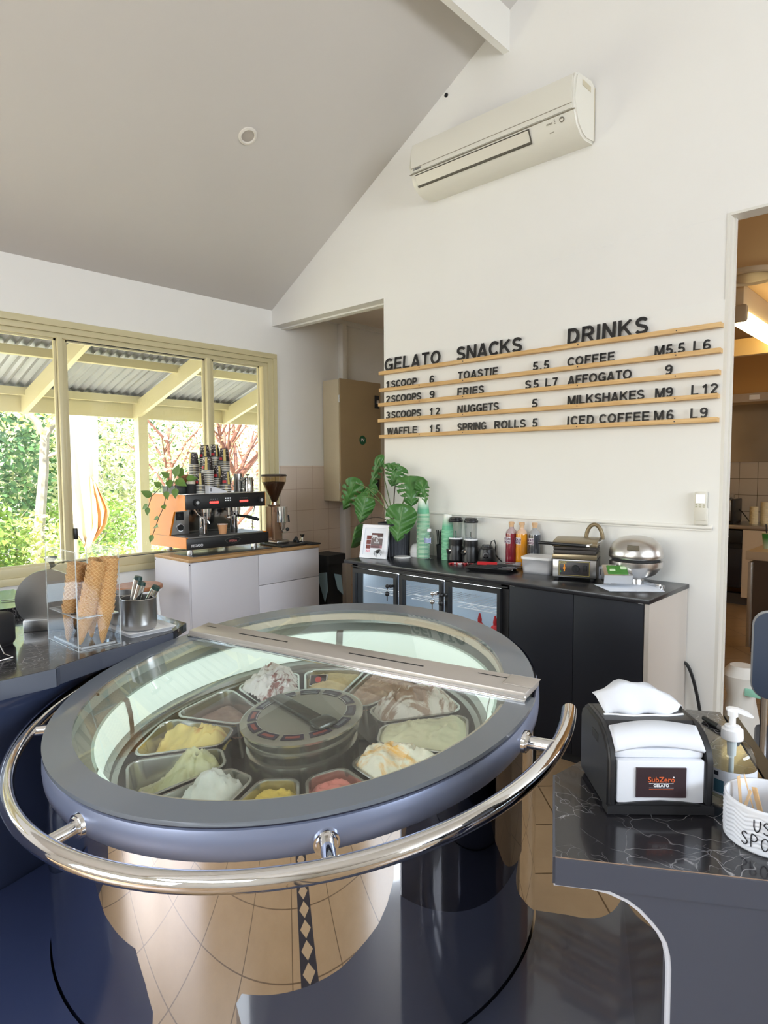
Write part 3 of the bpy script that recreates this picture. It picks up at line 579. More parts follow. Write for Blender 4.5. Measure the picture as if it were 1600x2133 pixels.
t = thing('range_hood', 'steel range hood over the kitchen bench', 'range hood', (-2.2, 7.9, 2.27))
obj('canopy', MB().slab([(0, 0), (.6, 0), (.6, .52), (.12, .52), (0, .08)], (-.8, 0, 0), (0, 1, 0), (0, 0, 1), (1, 0, 0), 2.6), M('hood_warm', S(200, 162, 104), .35, .3), t); obj('rim', MB().box(-.8, 1.8, -.02, .0, -.02, .07), steelb, t); obj('switch_plate', MB().box(.32, .42, -.024, -.02, .0, .05), white, t)
tag(obj('splashback', MB().box(-3.1, 2.3, 8.47, 8.49, 1.6, 2.4), noisy('splash_steel', (.5, .49, .46), (.33, .32, .3), 3.5, .2, 1, 4, .12)), 'dented stainless splashback above the kitchen tiles', 'splashback')
t = thing('kitchen_light', 'lit fluorescent batten light on the kitchen ceiling', 'light', (-1.44, 5.56, 2.66))
obj('batten', MB().box(-.04, .04, .05, 1.5, .1, .29, .004), M('batten_white', S(214, 196, 160), .5), t); obj('end_cap', MB().box(-.075, .075, 0, .06, 0, .13, .02), M('cap_grey', S(186, 168, 138), .5), t); obj('diffuser', MB().box(-.065, .065, .06, 1.5, .0, .1, .03), M('tube_glow', (1, .85, .45), .4, emis=8, emc=(1, .78, .38)), t)
t = thing('ceiling_vent', 'round white vent on the kitchen ceiling', 'vent', (-1.30, 5.35, 2.95))
obj('ring', MB().lathe([(.21, 0), (.205, -.03), (.19, -.04), (.15, -.02), (.15, 0)], 36), M('vent_white', S(206, 186, 150), .5), t); obj('disc', MB().lathe([(.145, -.03), (.06, -.035), (0, -.03)], 36), M('vent_disc', S(176, 152, 116), .5), t)
t = thing('underbench_fridge', 'dark steel fridge with pale top beside the kitchen doorway', 'fridge', (-1.34, 5.72, 0))
obj('body', MB().box(.035, 1.3, .03, .62, .05, .80), noisy('fridge_dark', S(96, 84, 74), S(82, 70, 62), 3, .3, .5), t); obj('door', MB().box(.0, .03, .02, .62, .09, .78, .004).box(.03, .036, .03, .62, .09, .78), steel, t); obj('worktop', MB().box(-.015, 1.3, 0, .64, .80, .87, .004), M('bench_pale', S(190, 172, 146), .35), t)
t = thing('drink_cup', 'green and white paper cup with black straw on the kitchen fridge', 'cup', (-1.26, 6.0, .87))
gcup = None
tag(obj('bin_liner', MB().lathe([(.0, 0), (.08, .02), (.1, .15), (.07, .3), (.1, .42), (.06, .47), (.0, .47)], 10), M('bag_white', S(214, 210, 202), .5), None, (-.905, 3.82, 0)), 'white plastic bag hanging just inside the kitchen doorway', 'bag')
tag(obj('tape_strip', MB().box(-.87, -.79, 3.74, 3.752, .33, .37, .003), M('tape_green', S(150, 210, 186), .5)), 'pale green tape on the white bag in the doorway', 'tape')
# chair back at the right edge
t = thing('chair', 'chair with dark blue rounded back at the right edge of view', 'chair', (-.36, 2.62, 0), R(12))
b = MB(); b.slab(rrect(.44, .30, .05, 6), (0, 0, .87), (1, 0, 0), (0, .12, 1), (0, -1, .12), .02); obj('backrest', b, M('chair_blue', S(50, 60, 78), .4), t)
b = MB(); b.slab(rrect(.452, .312, .055, 6), (0, .012, .87), (1, 0, 0), (0, .12, 1), (0, -1, .12), .018); obj('back_shell', b, M('chair_rim', S(150, 148, 146), .4), t)
obj('seat', MB().box(-.21, .21, -.02, .40, .44, .48, .02), M('chair_blue', (0, 0, 0)), t)
for x in (-.18, .18):
    obj('leg', MB().tube([(x, .03, .75), (x, .0, .45), (x, -.04, 0)], .012), steelb, t); obj('leg', MB().tube([(x, .36, .45), (x, .40, 0)], .012), steelb, t)
# ================================================================== ROUND GELATO DISPLAY
CX, CY, ZL, TK = -1.517, 1.256, .9014, .115
case = thing('gelato_display_case', 'big round mirror steel gelato display with sloping glass top and chrome rail', 'display case', (CX, CY, 0))
lidg = M('lid_frame_grey', S(106, 112, 119), .22, coat=.5)
satin = noisy('satin_blue_steel', S(136, 144, 168), S(144, 152, 176), 3, .34, .55)
mirror = M('mirror_steel', (.80, .79, .78), .015, 1)
inner = noisy('case_liner', S(176, 184, 176), S(164, 172, 166), 4, .3, .2)
def shz(mb): return mb.shear(TK)
# drum: mirror polished, cut on the slope at the top
b = MB(); n = 160; bot = []; top = []
for i in range(n):
    a = 2 * PI * i / n; c_, s_ = math.cos(a), math.sin(a); bot.append(b.bm.verts.new((.710 * c_, .710 * s_, .0))); top.append(b.bm.verts.new((.710 * c_, .710 * s_, ZL - .06 + TK * .71 * s_)))
for i in range(n): b.bm.faces.new((bot[i], bot[(i + 1) % n], top[(i + 1) % n], top[i]))
obj('drum', b, mirror, case)
b = MB(); b.lathe([(.704, -.016), (.7115, -.020), (.7155, -.032), (.7165, -.055), (.7145, -.078), (.708, -.090), (.700, -.091), (.68, -.06), (.66, -.016), (.704, -.016)], 128, (0, 0, ZL)); obj('rim_band', shz(b), satin, case)
obj('gasket', shz(MB().lathe([(.708, -.006), (.709, -.017), (.69, -.018), (.69, -.006)], 128, (0, 0, ZL))), M('gasket_dark', (.01, .012, .03), .5), case)
# lid: frame ring (grey printed border) and the two glass leaves split by the bar
SL, OF, OB = .146, .110, .205           # bar front edge ly = OF + SL*lx, back edge OB + SL*lx
EXT = .035
def lift(mb):
    for v in mb.bm.verts: v.co.z += EXT * max(0, v.co.y - OB - SL * v.co.x); f = 1 - .08 * max(0, v.co.y) ** 2 / max(1e-6, v.co.x ** 2 + v.co.y ** 2); v.co.x *= f; v.co.y *= f
    return mb
def half_ring(ri, ro, z0, z1, back, off):
    b = MB(); A = []
    for i in range(181):
        a = 2 * PI * i / 180; p = (math.cos(a), math.sin(a))
        A.append(p)
    for i in range(180):
        m = ((A[i][0] + A[i + 1][0]) / 2 * (ri + ro) / 2, (A[i][1] + A[i + 1][1]) / 2 * (ri + ro) / 2)
        if (m[1] > off + SL * m[0]) != back: continue
        P = [(A[i][0] * r, A[i][1] * r, z) for (i, r, z) in ((i, ri, z1), (i, ro, z1), (i + 1, ro, z1), (i + 1, ri, z1))]
        b.face(P); b.face([(p[0], p[1], z0) for p in P[::-1]])
        b.face([(A[i][0] * ro, A[i][1] * ro, z0), (A[i + 1][0] * ro, A[i + 1][1] * ro, z0), (A[i + 1][0] * ro, A[i + 1][1] * ro, z1), (A[i][0] * ro, A[i][1] * ro, z1)])
        b.face([(A[i][0] * ri, A[i][1] * ri, z1), (A[i + 1][0] * ri, A[i + 1][1] * ri, z1), (A[i + 1][0] * ri, A[i + 1][1] * ri, z0), (A[i][0] * ri, A[i][1] * ri, z0)])
    bmesh.ops.remove_doubles(b.bm, verts=b.bm.verts, dist=.0002); return b
def leaf(r, z, back, off, t=.004):
    poly = []
    for i in range(361):
        a = 2 * PI * i / 360; p = (r * math.cos(a), r * math.sin(a))
        if (p[1] > off + SL * p[0]) == back: poly.append(p)
    # order: start after the gap
    k = max(range(len(poly)), key=lambda i: (Vector(poly[i]) - Vector(poly[i - 1])).length); poly = poly[k:] + poly[:k]
    return MB().prism(poly, z - t, z)
fl = obj('front_lid', shz(half_ring(.643, .715, ZL - .010, ZL, False, OF + .03)), lidg, case)
obj('front_glass', shz(leaf(.645, ZL - .0005, False, OF + .03)), glass_c, fl)
bl = obj('back_lid', shz(lift(half_ring(.630, .715, ZL - .008, ZL + .006, True, OB - .02))), lidg, case)
obj('back_glass', shz(lift(leaf(.632, ZL + .0055, True, OB - .02))), glass_c, bl)
obj('edge_strip', shz(lift(half_ring(.622, .634, ZL - .03, ZL - .006, True, OB))), M('strip_cream', S(214, 202, 184), .35), bl)
b = half_ring(.632, .643, ZL - .014, ZL - .005, False, OF - .02)
for f in list(b.bm.faces):
    a = math.degrees(math.atan2(f.calc_center_median().y, f.calc_center_median().x)) % 360
    if not (a < 25 or a > 285 or 170 < a < 222): b.bm.faces.remove(f)
obj('edge_strip', shz(b), M('strip_steel', S(196, 188, 172), .3, .3), fl)
barm = noisy('bar_aluminium', S(184, 176, 168), S(178, 170, 162), 4, .34, .35)
th = math.atan(SL); xl, xr_ = -.688, .672
b = MB(); b.box(xl, xr_, 0, .098, .006, .026, .004); b.box(xl, xr_, -.006, .004, -.002, .008, .001, mi=1); b.box(xl, xr_, .0, .003, .012, .016, mi=1)
bar = obj('divider_bar', shz(b.xf(Matrix.Translation((0, OF, ZL)) @ Matrix.Rotation(th, 4, 'Z'))), [barm, steelb], case)
b = MB()
for xa, xb_ in ((-.46, -.22), (.05, .33)): b.box(xa, xb_, .045, .050, .0255, .0268)
b.box(.5, .6, .066, .069, .0255, .0268); b.box(-.655, -.60, .06, .063, .0255, .0268)
obj('slot', shz(b.xf(Matrix.Translation((0, OF, ZL)) @ Matrix.Rotation(th, 4, 'Z'))), blackm, bar)
obj('end_cap', shz(MB().box(.592, .678, .030, .092, .0262, .0285, .002).xf(Matrix.Translation((0, OF, ZL)) @ Matrix.Rotation(th, 4, 'Z'))), barm, bar)
# well
obj('well_liner', shz(MB().lathe([(.70, -.012), (.655, -.014), (.648, -.050), (.598, -.064), (.594, -.175), (.560, -.178)], 128, (0, 0, ZL))), inner, case)
glow = M('light_ring_glow', (.50, .58, .53), .4, emis=.66, emc=(.80, .95, .87))
obj('light_ring', shz(MB().lathe([(.590, -.066), (.584, -.070), (.574, -.110), (.570, -.150), (.574, -.165), (.590, -.168)], 128, (0, 0, ZL))), glow, case)
b = MB()
for a in (-145 + 90 * k for k in range(4)): b.lathe([(.591, -.060), (.580, -.066), (.570, -.110), (.566, -.150), (.566, -.182)], 2, (0, 0, ZL), R(a - 1.3), R(a + 1.3))
obj('ring_clip', shz(b), steel, case)
deckm = noisy('deck_steel', (.42, .42, .40), (.34, .34, .33), 9, .3, 1)
obj('deck', shz(MB().lathe([(.592, -.172), (.556, -.176), (.552, -.190), (.535, -.192), (.532, -.2), (.532, -.33), (.19, -.33)], 128, (0, 0, ZL))), deckm, case)
# hub with flavour tags
b = MB(); b.lathe([(0, -.118), (.150, -.118), (.182, -.118), (.190, -.122), (.190, -.128), (.176, -.132), (.172, -.158), (.178, -.160), (.178, -.166), (.166, -.168), (.164, -.196), (.172, -.200), (.176, -.215), (.176, -.32)], 72, (0, 0, ZL))
hub = obj('hub', shz(b), noisy('hub_steel', (.50, .49, .44), (.43, .42, .38), 5, .24, .85), case)
b = MB(); b.box(-.155, .105, -.022, .022, -.118, -.104, .006); b.box(.085, .150, -.034, .036, -.118, -.098, .012); b.box(-.175, -.135, -.03, .03, -.1185, -.1125, .003)
obj('hub_handle', shz(b.xf(Matrix.Rotation(R(-8), 4, 'Z')).xf(Matrix.Translation((0, 0, ZL)))), M('hub_grey', S(86, 86, 82), .25, .6), hub)
tagc = [S(60, 48, 70), S(150, 74, 66), S(78, 82, 96), S(120, 128, 132)]
for k in range(12):
    a = -25 + 30 * k + 5; c = tagc[1] if k in (0, 8, 9, 10, 11) else tagc[2 + k % 2]
    b = MB(); b.lathe([(.138, -.1165), (.168, -.1165)], 6, (0, 0, ZL), R(a - 12), R(a + 12)); b.lathe([(.138, -.1155), (.140, -.115)], 6, (0, 0, ZL), R(a - 12), R(a + 12), mi=1); b.lathe([(.147, -.1160), (.159, -.1160)], 6, (0, 0, ZL), R(a - 8), R(a + 8), mi=2)
    obj('flavour_tag', shz(b), [M('tag_base_%d' % (k % 12), S(52, 46, 66), .4), M('tag_edge', S(196, 200, 196), .3), M('tag_ink_%d' % k, c, .4)], hub)
# rail
pts = [(.797 * math.cos(R(a)), .797 * math.sin(R(a)), ZL - .059 - .006 * math.cos(R(a))) for a in [26 - 2.5 * i for i in range(89)]]
rail = obj('handrail', shz(MB().tube(pts, .0205, 20)), chrome, case)
for a in (11, -36, -83, -130, -177):
    c_, s_ = math.cos(R(a)), math.sin(R(a)); z = ZL - .062
    b = MB(); b.tube([(.70 * c_, .70 * s_, z), (.745 * c_, .745 * s_, z), (.797 * c_, .797 * s_, z + .002)], .0155, 16)
    b.cyl((.712 * c_, .712 * s_, z), (.724 * c_, .724 * s_, z), .029, .027, 24); b.cyl((.724 * c_, .724 * s_, z), (.729 * c_, .729 * s_, z), .023, .021, 24)
    obj('rail_post', shz(b), chrome, rail)
# ---------------------------------------------------------------- pans of gelato, twelve of them around the hub
pan_steel = noisy('pan_steel', (.56, .56, .54), (.48, .48, .46), 8, .22, 1)
def sector(r0, r1, ha, rc, n=6):
    """rounded annular sector outline in (r, a) -> xy, centred on +x"""
    w0, w1 = 2 * r0 * math.sin(ha) * .96, 2 * r1 * math.sin(ha); out = []
    cor = [(r0, -w0 / 2), (r1 * math.cos(ha) + .0, -w1 / 2), (r1 * math.cos(ha), w1 / 2), (r0, w0 / 2)]
    k = 4
    for i in range(4):
        p = Vector(cor[i]); a = (Vector(cor[i - 1]) - p).normalized(); c = (Vector(cor[(i + 1) % 4]) - p).normalized(); ang = a.angle(c); d = rc[i] / math.tan(ang / 2)
        cen = p + (a + c).normalized() * (rc[i] / math.sin(ang / 2)); s = p + a * d; e = p + c * d; t0 = math.atan2(*(s - cen).yx); t1 = math.atan2(*(e - cen).yx)
        dt = (t1 - t0 + PI) % (2 * PI) - PI
        for j in range(n + 1): t = t0 + dt * j / n; out.append((cen.x + rc[i] * math.cos(t), cen.y + rc[i] * math.sin(t)))
    return out
def inset(poly, d):
    n = len(poly); out = []
    for i in range(n):
        p = Vector(poly[i]); a = Vector(poly[i - 1]); c = Vector(poly[(i + 1) % n]); t = (c - a).normalized(); out.append(tuple(p + Vector((-t.y, t.x)) * d))
    return out
PO = sector(.238, .532, R(14.2), (.040, .045, .045, .040))
def loft(loops, zs, closed_end=True):
    b = MB(); rs = [[b.bm.verts.new((p[0], p[1], z)) for p in l] for l, z in zip(loops, zs)]; n = len(loops[0])
    for A, B2 in zip(rs, rs[1:]):
        for i in range(n): b.bm.faces.new((A[i], A[(i + 1) % n], B2[(i + 1) % n], B2[i]))
    if closed_end: b.bm.faces.new(rs[-1])
    return b
def pan_shell(): return loft([inset(PO, .001), PO, inset(PO, .002), inset(PO, .009), inset(PO, .011), inset(PO, .020)], [-.012, -.002, .0, -.0005, -.006, -.135])
def inside(poly, x, y):
    c = False; n = len(poly); d = 9.
    for i in range(n):
        x1, y1 = poly[i]; x2, y2 = poly[(i + 1) % n]
        if (y1 > y) != (y2 > y) and x < (x2 - x1) * (y - y1) / (y2 - y1) + x1: c = not c
        e = Vector((x2 - x1, y2 - y1)); l2 = max(e.length_squared, 1e-12); t = max(0, min(1, ((x - x1) * e.x + (y - y1) * e.y) / l2)); d = min(d, math.hypot(x - x1 - t * e.x, y - y1 - t * e.y))
    return c, d
PI2 = inset(PO, .013)
def gelato_mesh(level, mounds, rough, seed, low=-.11):
    """height field filling the pan: level, mounds [(x, y, sx, sy, h)], roughness"""
    b = MB(); N = 44; x0, x1, y0, y1 = .238, .535, -.135, .135; V = {}
    for i in range(N + 1):
        for j in range(N + 1):
            x = x0 + (x1 - x0) * i / N; y = y0 + (y1 - y0) * j / N; c, d = inside(PI2, x, y)
            if not c and d > .0075: continue
            if not c: d = 0
            h = level + sum(m[4] * math.exp(-((x - m[0]) / m[2]) ** 2 - ((y - m[1]) / m[3]) ** 2) for m in mounds)
            q = Vector((x * 26 + seed * 7, y * 26, seed)); w = min(1, d / .02)
            big = 1 - abs(noise.noise(q * .8 + Vector((noise.noise(q * .5), noise.noise(q * .6 + Vector((3, 1, 2))), 0)) * 1.6)) * 1.8
            h += rough * w * (big * .7 + .35 * noise.noise(q * 2.6) + .16 * noise.noise(q * 7)); h = max(low, h) - (1 - w) ** 2 * .012
            V[i, j] = b.bm.verts.new((x, y, h))
    for i in range(N):
        for j in range(N):
            k = [(i, j), (i + 1, j), (i + 1, j + 1), (i, j + 1)]
            if all(q in V for q in k): b.bm.faces.new([V[q] for q in k])
    return b
def gel_mat(name, c1, c2=None, lo=.48, hi=.58, sc=11., c3=None):
    m = M('gelato_' + name, c1, .5); b = nodes(m)[2]; b.inputs['Subsurface Weight'].default_value = .12; b.inputs['Subsurface Radius'].default_value = (.01, .008, .006); b.inputs['Subsurface Scale'].default_value = .3
    if c2:
        n = noi(m, sc, 4, .6, None, 1.6); col = ramp(m, n.outputs['Fac'], ((lo, c1), (hi, c2)) if not c3 else ((lo, c1), (hi, c2), (min(.99, hi + .16), c3)))
        m.node_tree.links.new(col, b.inputs['Base Color'])
    return m
GEL = [  # label, material, level, mounds, rough
    ('pink strawberry gelato in the front pan right of yellow', gel_mat('pink', S(240, 150, 140)), -.028, [(.40, 0, .12, .07, .03)], .018),
    ('white gelato with orange swirl in pan right of pink', gel_mat('mango', S(252, 246, 226), S(246, 190, 84), .52, .68, 9), -.006, [(.36, .0, .09, .06, .05), (.45, .03, .06, .05, .03)], .028),
    ('pale cream gelato in pan beside orange swirled one', gel_mat('cream', S(226, 222, 186)), -.004, [(.40, 0, .14, .08, .028)], .014),
    ('white gelato with brown swirls near the right of the bar', gel_mat('cookie', S(240, 232, 222), S(176, 146, 126), .50, .58, 9), -.0, [(.42, 0, .1, .07, .045), (.33, .01, .05, .05, .02)], .03),
    ('caramel brown gelato just in front of the divider bar', gel_mat('caramel', S(188, 158, 138), S(216, 190, 168), .5, .6, 10), -.015, [(.4, 0, .14, .09, .02)], .016),
    ('beige gelato with a small red tag, touching the bar', gel_mat('beige', S(226, 206, 156), S(206, 182, 130), .5, .7, 6), -.016, [(.38, 0, .1, .07, .02)], .010),
    ('white gelato with dark red ripple heaped at the back left', gel_mat('ripple', S(246, 240, 236), S(150, 92, 84), .56, .63, 10), .0, [(.38, 0, .1, .08, .055), (.46, -.02, .06, .05, .03)], .032),
    ('flat chocolate brown gelato in the pan at the left', gel_mat('choc', S(150, 118, 104), S(170, 138, 122), .4, .7, 14), -.05, [(.30, 0, .06, .06, .012)], .006),
    ('yellow gelato with caramel streaks in the left pan', gel_mat('banana', S(252, 228, 140), S(224, 160, 80), .60, .74, 8), -.062, [(.32, .0, .10, .07, .085), (.43, -.03, .05, .02, .05)], .026),
    ('pale green gelato heaped at the hub side of its pan', gel_mat('pistachio', S(224, 224, 184), S(208, 206, 150), .4, .7, 7), -.09, [(.325, 0, .085, .085, .12)], .028),
    ('white gelato heaped at the hub side of the front pan', gel_mat('coconut', S(240, 242, 236), S(226, 230, 222), .4, .7, 7), -.085, [(.345, .0, .10, .09, .125)], .026),
    ('bright yellow gelato in the front pan left of pink', gel_mat('lemon', S(248, 220, 110)), -.026, [(.42, .0, .12, .07, .025)], .018)]
proto = None
tilt = math.atan(TK)
for k, (lab, gm, lev, mounds, rough) in enumerate(GEL):
    a = R(-25 + 30 * k); zz = ZL - .186
    t = thing('gelato_pan', 'steel pan of ' + lab, 'gelato pan', (CX, CY, zz), 0, 'gelato pans in the round case')
    t.matrix_world = Matrix.Translation((CX, CY, zz)) @ Matrix.Rotation(tilt, 4, 'X') @ Matrix.Rotation(a, 4, 'Z')
    if k == 0: psh = mesh('pan', pan_shell(), pan_steel)
    obj('pan', psh, pan_steel, t); obj('gelato', gelato_mesh(lev, mounds, rough, k + 1), gm, t, ang=60)
# small tag holder standing in the beige pan
t = thing('flavour_tag_holder', 'small steel tag holder with red label in the beige gelato', 'tag holder', (CX, CY, ZL - .186))
t.matrix_world = Matrix.Translation((CX, CY, ZL - .186)) @ Matrix.Rotation(tilt, 4, 'X') @ Matrix.Rotation(R(128), 4, 'Z')
hp = Matrix.Translation((.40, .02, .0)) @ Matrix.Rotation(R(-90), 4, 'Z') @ Matrix.Rotation(R(38), 4, 'X')
obj('holder', MB().box(-.035, .035, -.024, .024, .0, .012, .004).xf(hp), steelb, t); obj('card', MB().box(-.029, .029, -.019, .019, .012, .014).xf(hp), M('card_dark', S(54, 44, 48), .4), t); obj('card_mark', MB().cyl((0, 0, .0145), (0, 0, .0155), .012, n=16).xf(hp), M('card_red', S(206, 66, 62), .4), t)
# ---------------------------------------------------------------- dark plinths either side and the counter fronts
PZ = .27
edge = M('panel_edge', S(206, 208, 216), .4)
gl = M('plinth_gloss', S(62, 66, 82), .13, coat=.5)
def disk_pts(a0, a1, n, r=.714): return [(CX + r * math.cos(R(a0 + (a1 - a0) * i / n)), CY + r * math.sin(R(a0 + (a1 - a0) * i / n))) for i in range(n + 1)]
# right plinth: from the case front round to under the right counter
out = [(-.995, .505), (-.965, .488), (-.88, .558), (-.772, .645), (-.66, .735), (-.554, .803), (-.46, .87), (-.37, .915), (-.25, .955), (-.145, .958), (-.15, 1.10), (-.45, 1.68), (-.62, 1.86), (-.735, 1.87), (-.727, 1.82), (-.722, 1.77), (-.722, 1.74), (-.727, 1.715), (-.735, 1.693), (-.748, 1.673), (-.765, 1.658), (-.785, 1.646), (-.81, 1.635), (-.84, 1.618), (-.885, 1.592)]
pa = disk_pts(28.3, -46.6, 24)
t = thing('plinth', 'glossy slate grey plinth between the round case and right counter', 'plinth', (-.7, 1.2, 0))
obj('base', MB().prism([(x + .7, y - 1.2) for x, y in (out + pa)], 0, PZ), gl, t)
out = [(-1.268, .505), (-1.278, .455), (-1.333, .371), (-1.421, .264), (-1.533, .245), (-1.666, .215), (-1.836, .141), (-2.05, .05), (-2.08, .30), (-2.135, .60), (-2.185, .76), (-2.185, .83)]
pa = disk_pts(-146, -70.5, 20)
t = thing('plinth', 'glossy navy plinth between the round case and left counter', 'plinth', (-1.7, .5, 0))
obj('base', MB().prism([(x + 1.7, y - .5) for x, y in (out + pa)], 0, PZ), M('plinth_navy', S(48, 56, 84), .16, coat=.4), t)
# ================================================================== RIGHT COUNTER
P1, P2, P3, P4, P5 = (-.473, .909), (-.607, 1.16), (-.592, 1.30), (-.529, 1.708), (-.46, 1.747)
e1 = Vector((.855, .518)); PF = (-.135, 1.115)
t = thing('serving_counter', 'dark marble topped serving counter at the right with slate front', 'counter', (-.35, 1.3, 0))
L_ = lambda p: (p[0] + .35, p[1] - 1.3)
obj('marble_top', MB().prism([L_(p) for p in (P1, PF, P5, P4, P3, P2)], .893, .92), marb, t)
obj('edge_band', MB().slab([(0, .876), (0, .9195), (.40, .9195), (.40, .876)], (*L_(P1), 0), (e1.x, e1.y, 0), (0, 0, 1), (e1.y, -e1.x, 0), .004).slab([(0, .876), (.285, .876), (.285, .9195), (0, .9195)], (*L_(P1), 0), Vector((*P2, 0)) - Vector((*P1, 0)) if False else (Vector((P2[0] - P1[0], P2[1] - P1[1], 0))).normalized(), (0, 0, 1), (-e1.x, -e1.y, 0), .004), navyf, t)
prof = [(.0, .877), (.058, .877), (.085, .873), (.112, .863), (.131, .850), (.148, .833), (.161, .817), (.170, .801), (.175, .780), (.177, .758), (.177, PZ)]
obj('front_panel', MB().slab(prof + [(.40, PZ), (.40, .0), (.75, .0), (.75, .905), (.0, .905)], (*L_(P1), 0), (e1.x, e1.y, 0), (0, 0, 1), (-e1.y, e1.x, 0), .018), navyf, t)
b = MB(); en = Vector((e1.y, -e1.x, 0))
b.tube([Vector((*L_(P1), 0)) + Vector((e1.x, e1.y, 0)) * (s - .002) + Vector((0, 0, z - .002)) - en * .006 for s, z in prof], .0055, 6)
obj('edge_strip', b, edge, t)
obj('top_edge_line', MB().tube([(*L_((P1[0] - e1.x * 0, P1[1])), .9195), (*L_(PF), .9195)], .0012, 4), M('tan_line', S(150, 124, 104), .5), t)
sb = [(-.757, 1.882), (-.338, 1.010), (-.318, 1.022), (-.735, 1.89)]
obj('side_panel', MB().prism([L_(p) for p in sb], PZ, .893), noisy('side_steel', S(150, 150, 156), S(140, 140, 148), 4, .03, 1), t)
obj('back_panel', MB().prism([L_(p) for p in ((-.10, 1.10), (-.43, 1.74), (-.45, 1.73), (-.125, 1.09))], 0, .893), navyf, t)
obj('edge_board', MB().prism([L_(p) for p in ((-.452, 1.752), (-.127, 1.119), (-.100, 1.133), (-.425, 1.766))], .80, .913), black, t, label='black edging board on the far side')
# napkin dispenser
dv = Vector((.753, .657, 0)); t = thing('napkin_dispenser', 'black napkin dispenser with white napkins and a logo card', 'napkin dispenser', (-.452, 1.212, .92), math.atan2(.124, .142))
dw, dd, dh = .094, .088, .150
def rr(z0, z1, ya, yb): return None
side = [(-dd + .006, .004), (-dd, .02), (-dd, .095), (-dd + .008, .118), (-dd + .03, .138), (-dd + .062, dh), (dd - .03, dh), (dd - .008, dh - .012), (dd, dh - .03), (dd, .015), (dd - .008, .004)]
b = MB(); b.slab(side, (-dw, 0, 0), (0, 1, 0), (0, 0, 1), (1, 0, 0), .013); b.slab(side, (dw - .013, 0, 0), (0, 1, 0), (0, 0, 1), (1, 0, 0), .013)
b.slab([(-dd + .062, dh), (dd - .03, dh), (dd - .008, dh - .012), (dd, dh - .03), (dd, .015), (dd - .008, .004), (-dd + .03, .004), (-dd + .03, .12), (-dd + .05, .14)], (-dw + .012, 0, 0), (0, 1, 0), (0, 0, 1), (1, 0, 0), 2 * dw - .024)
bmesh.ops.bevel(b.bm, geom=[e for e in b.bm.edges if abs(abs(e.verts[0].co.x) - dw) < 1e-4 and abs(abs(e.verts[1].co.x) - dw) < 1e-4], offset=.006, segments=3, affect='EDGES')
case_n = obj('housing', b, M('dispenser_black', (.016, .016, .018), .42), t)
b = MB(); b.slab([(-.094, .0), (-.094, .014), (-.075, .018), (-.04, .023), (0, .025), (.04, .023), (.075, .018), (.094, .014), (.094, 0)], (0, -dd - .002, .003), (1, 0, 0), (0, 0, 1), (0, 1, 0), .03); obj('bottom_lip', b, M('dispenser_black', (0, 0, 0)), t)
obj('slot', MB().box(-dw - .0008, -dw + .001, -.03, .006, .108, .124, .0005), blackm, t)
nap = noisy('napkin_paper', S(222, 224, 230), S(214, 217, 224), 20, .8, bmp=.1)
obj('front_napkin', MB().box(-dw + .017, dw - .017, -dd + .002, -dd + .03, .022, .1, .003).box(-dw + .015, dw - .015, -dd + .012, -dd + .04, .1, .116, .004), nap, t)
b = MB(); N = 20
for i in range(N):
    for j in range(4): pass
rows = []
for y, z0 in ((-dd + .004, .117), (-dd + .02, .131), (-dd + .045, .147)):
    rows.append([b.bm.verts.new(((-dw + .015) + (2 * dw - .03) * i / N, y + .010 * math.sin(PI * i / N), z0 + .006 * math.sin(PI * i / N))) for i in range(N + 1)])
for A, B2 in zip(rows, rows[1:]):
    for i in range(N): b.bm.faces.new((A[i], A[i + 1], B2[i + 1], B2[i]))
sol(obj('napkin_stack', b, nap, t), .008)
b = MB(); rows = []
for kk, (xo, yo, z) in enumerate(((0, .004, dh - .002), (.0, .010, dh + .012), (-.004, .02, dh + .030), (-.010, .034, dh + .046), (-.014, .05, dh + .053))):
    f = kk / 4; row = []
    for i in range(17):
        u = i / 16 - .5; x = u * (.128 + .05 * f) - .004 + .008 * f
        zz = z + f * (-.026 * u - .15 * u * u - .004) + .003 * math.sin(i * 1.3 + kk * 2) * f; row.append(b.bm.verts.new((x, yo + .006 * math.sin(i * .8 + kk), zz)))
    rows.append(row)
for A, B2 in zip(rows, rows[1:]):
    for i in range(16): b.bm.faces.new((A[i], A[i + 1], B2[i + 1], B2[i]))
sol(obj('top_napkin', b, nap, t, ang=80), .0012)
b = MB(); b.tube([(-.075 + .15 * i / 14, .0 - .006 * math.sin(PI * i / 14) + .002 * math.sin(i), dh + .0009) for i in range(15)], .0022, 6); obj('outlet_rim', b, white, t)
cd = obj('logo_card', MB().box(-.044, .044, -dd - .0012, -dd + .003, .034, .088), M('card_brown', S(52, 38, 42), .4), t)
obj('clear_cover', MB().box(-dw + .0145, -dw + .0175, -dd - .002, -dd + .01, .02, .1).box(dw - .0175, dw - .0145, -dd - .002, -dd + .01, .02, .1).box(-dw + .015, dw - .015, -dd - .002, -dd + .002, .019, .0215), glass_a, t)
org = M('logo_orange', S(206, 96, 52), .5)
tx = (R(90), 0, 0); ly = -dd - .0016
text('card_title', 'SubZero', .0135, org, cd, (0, ly, .0625), tx, .0001); obj('card_degree', MB().cyl((.0215, ly, .0715), (.0215, ly - .0006, .0715), .0013, n=10), white, cd)
text('card_word', 'GELATO', .0072, white, cd, (0, ly, .0538), tx, .0001)
obj('card_rule', MB().box(-.0215, .0215, ly - .0004, ly, .0600, .0604).box(-.0215, .0215, ly - .0004, ly, .0518, .0522), white, cd)
obj('card_small_print', MB().box(-.0215, .0215, ly - .0004, ly, .0486, .0496), org, cd)
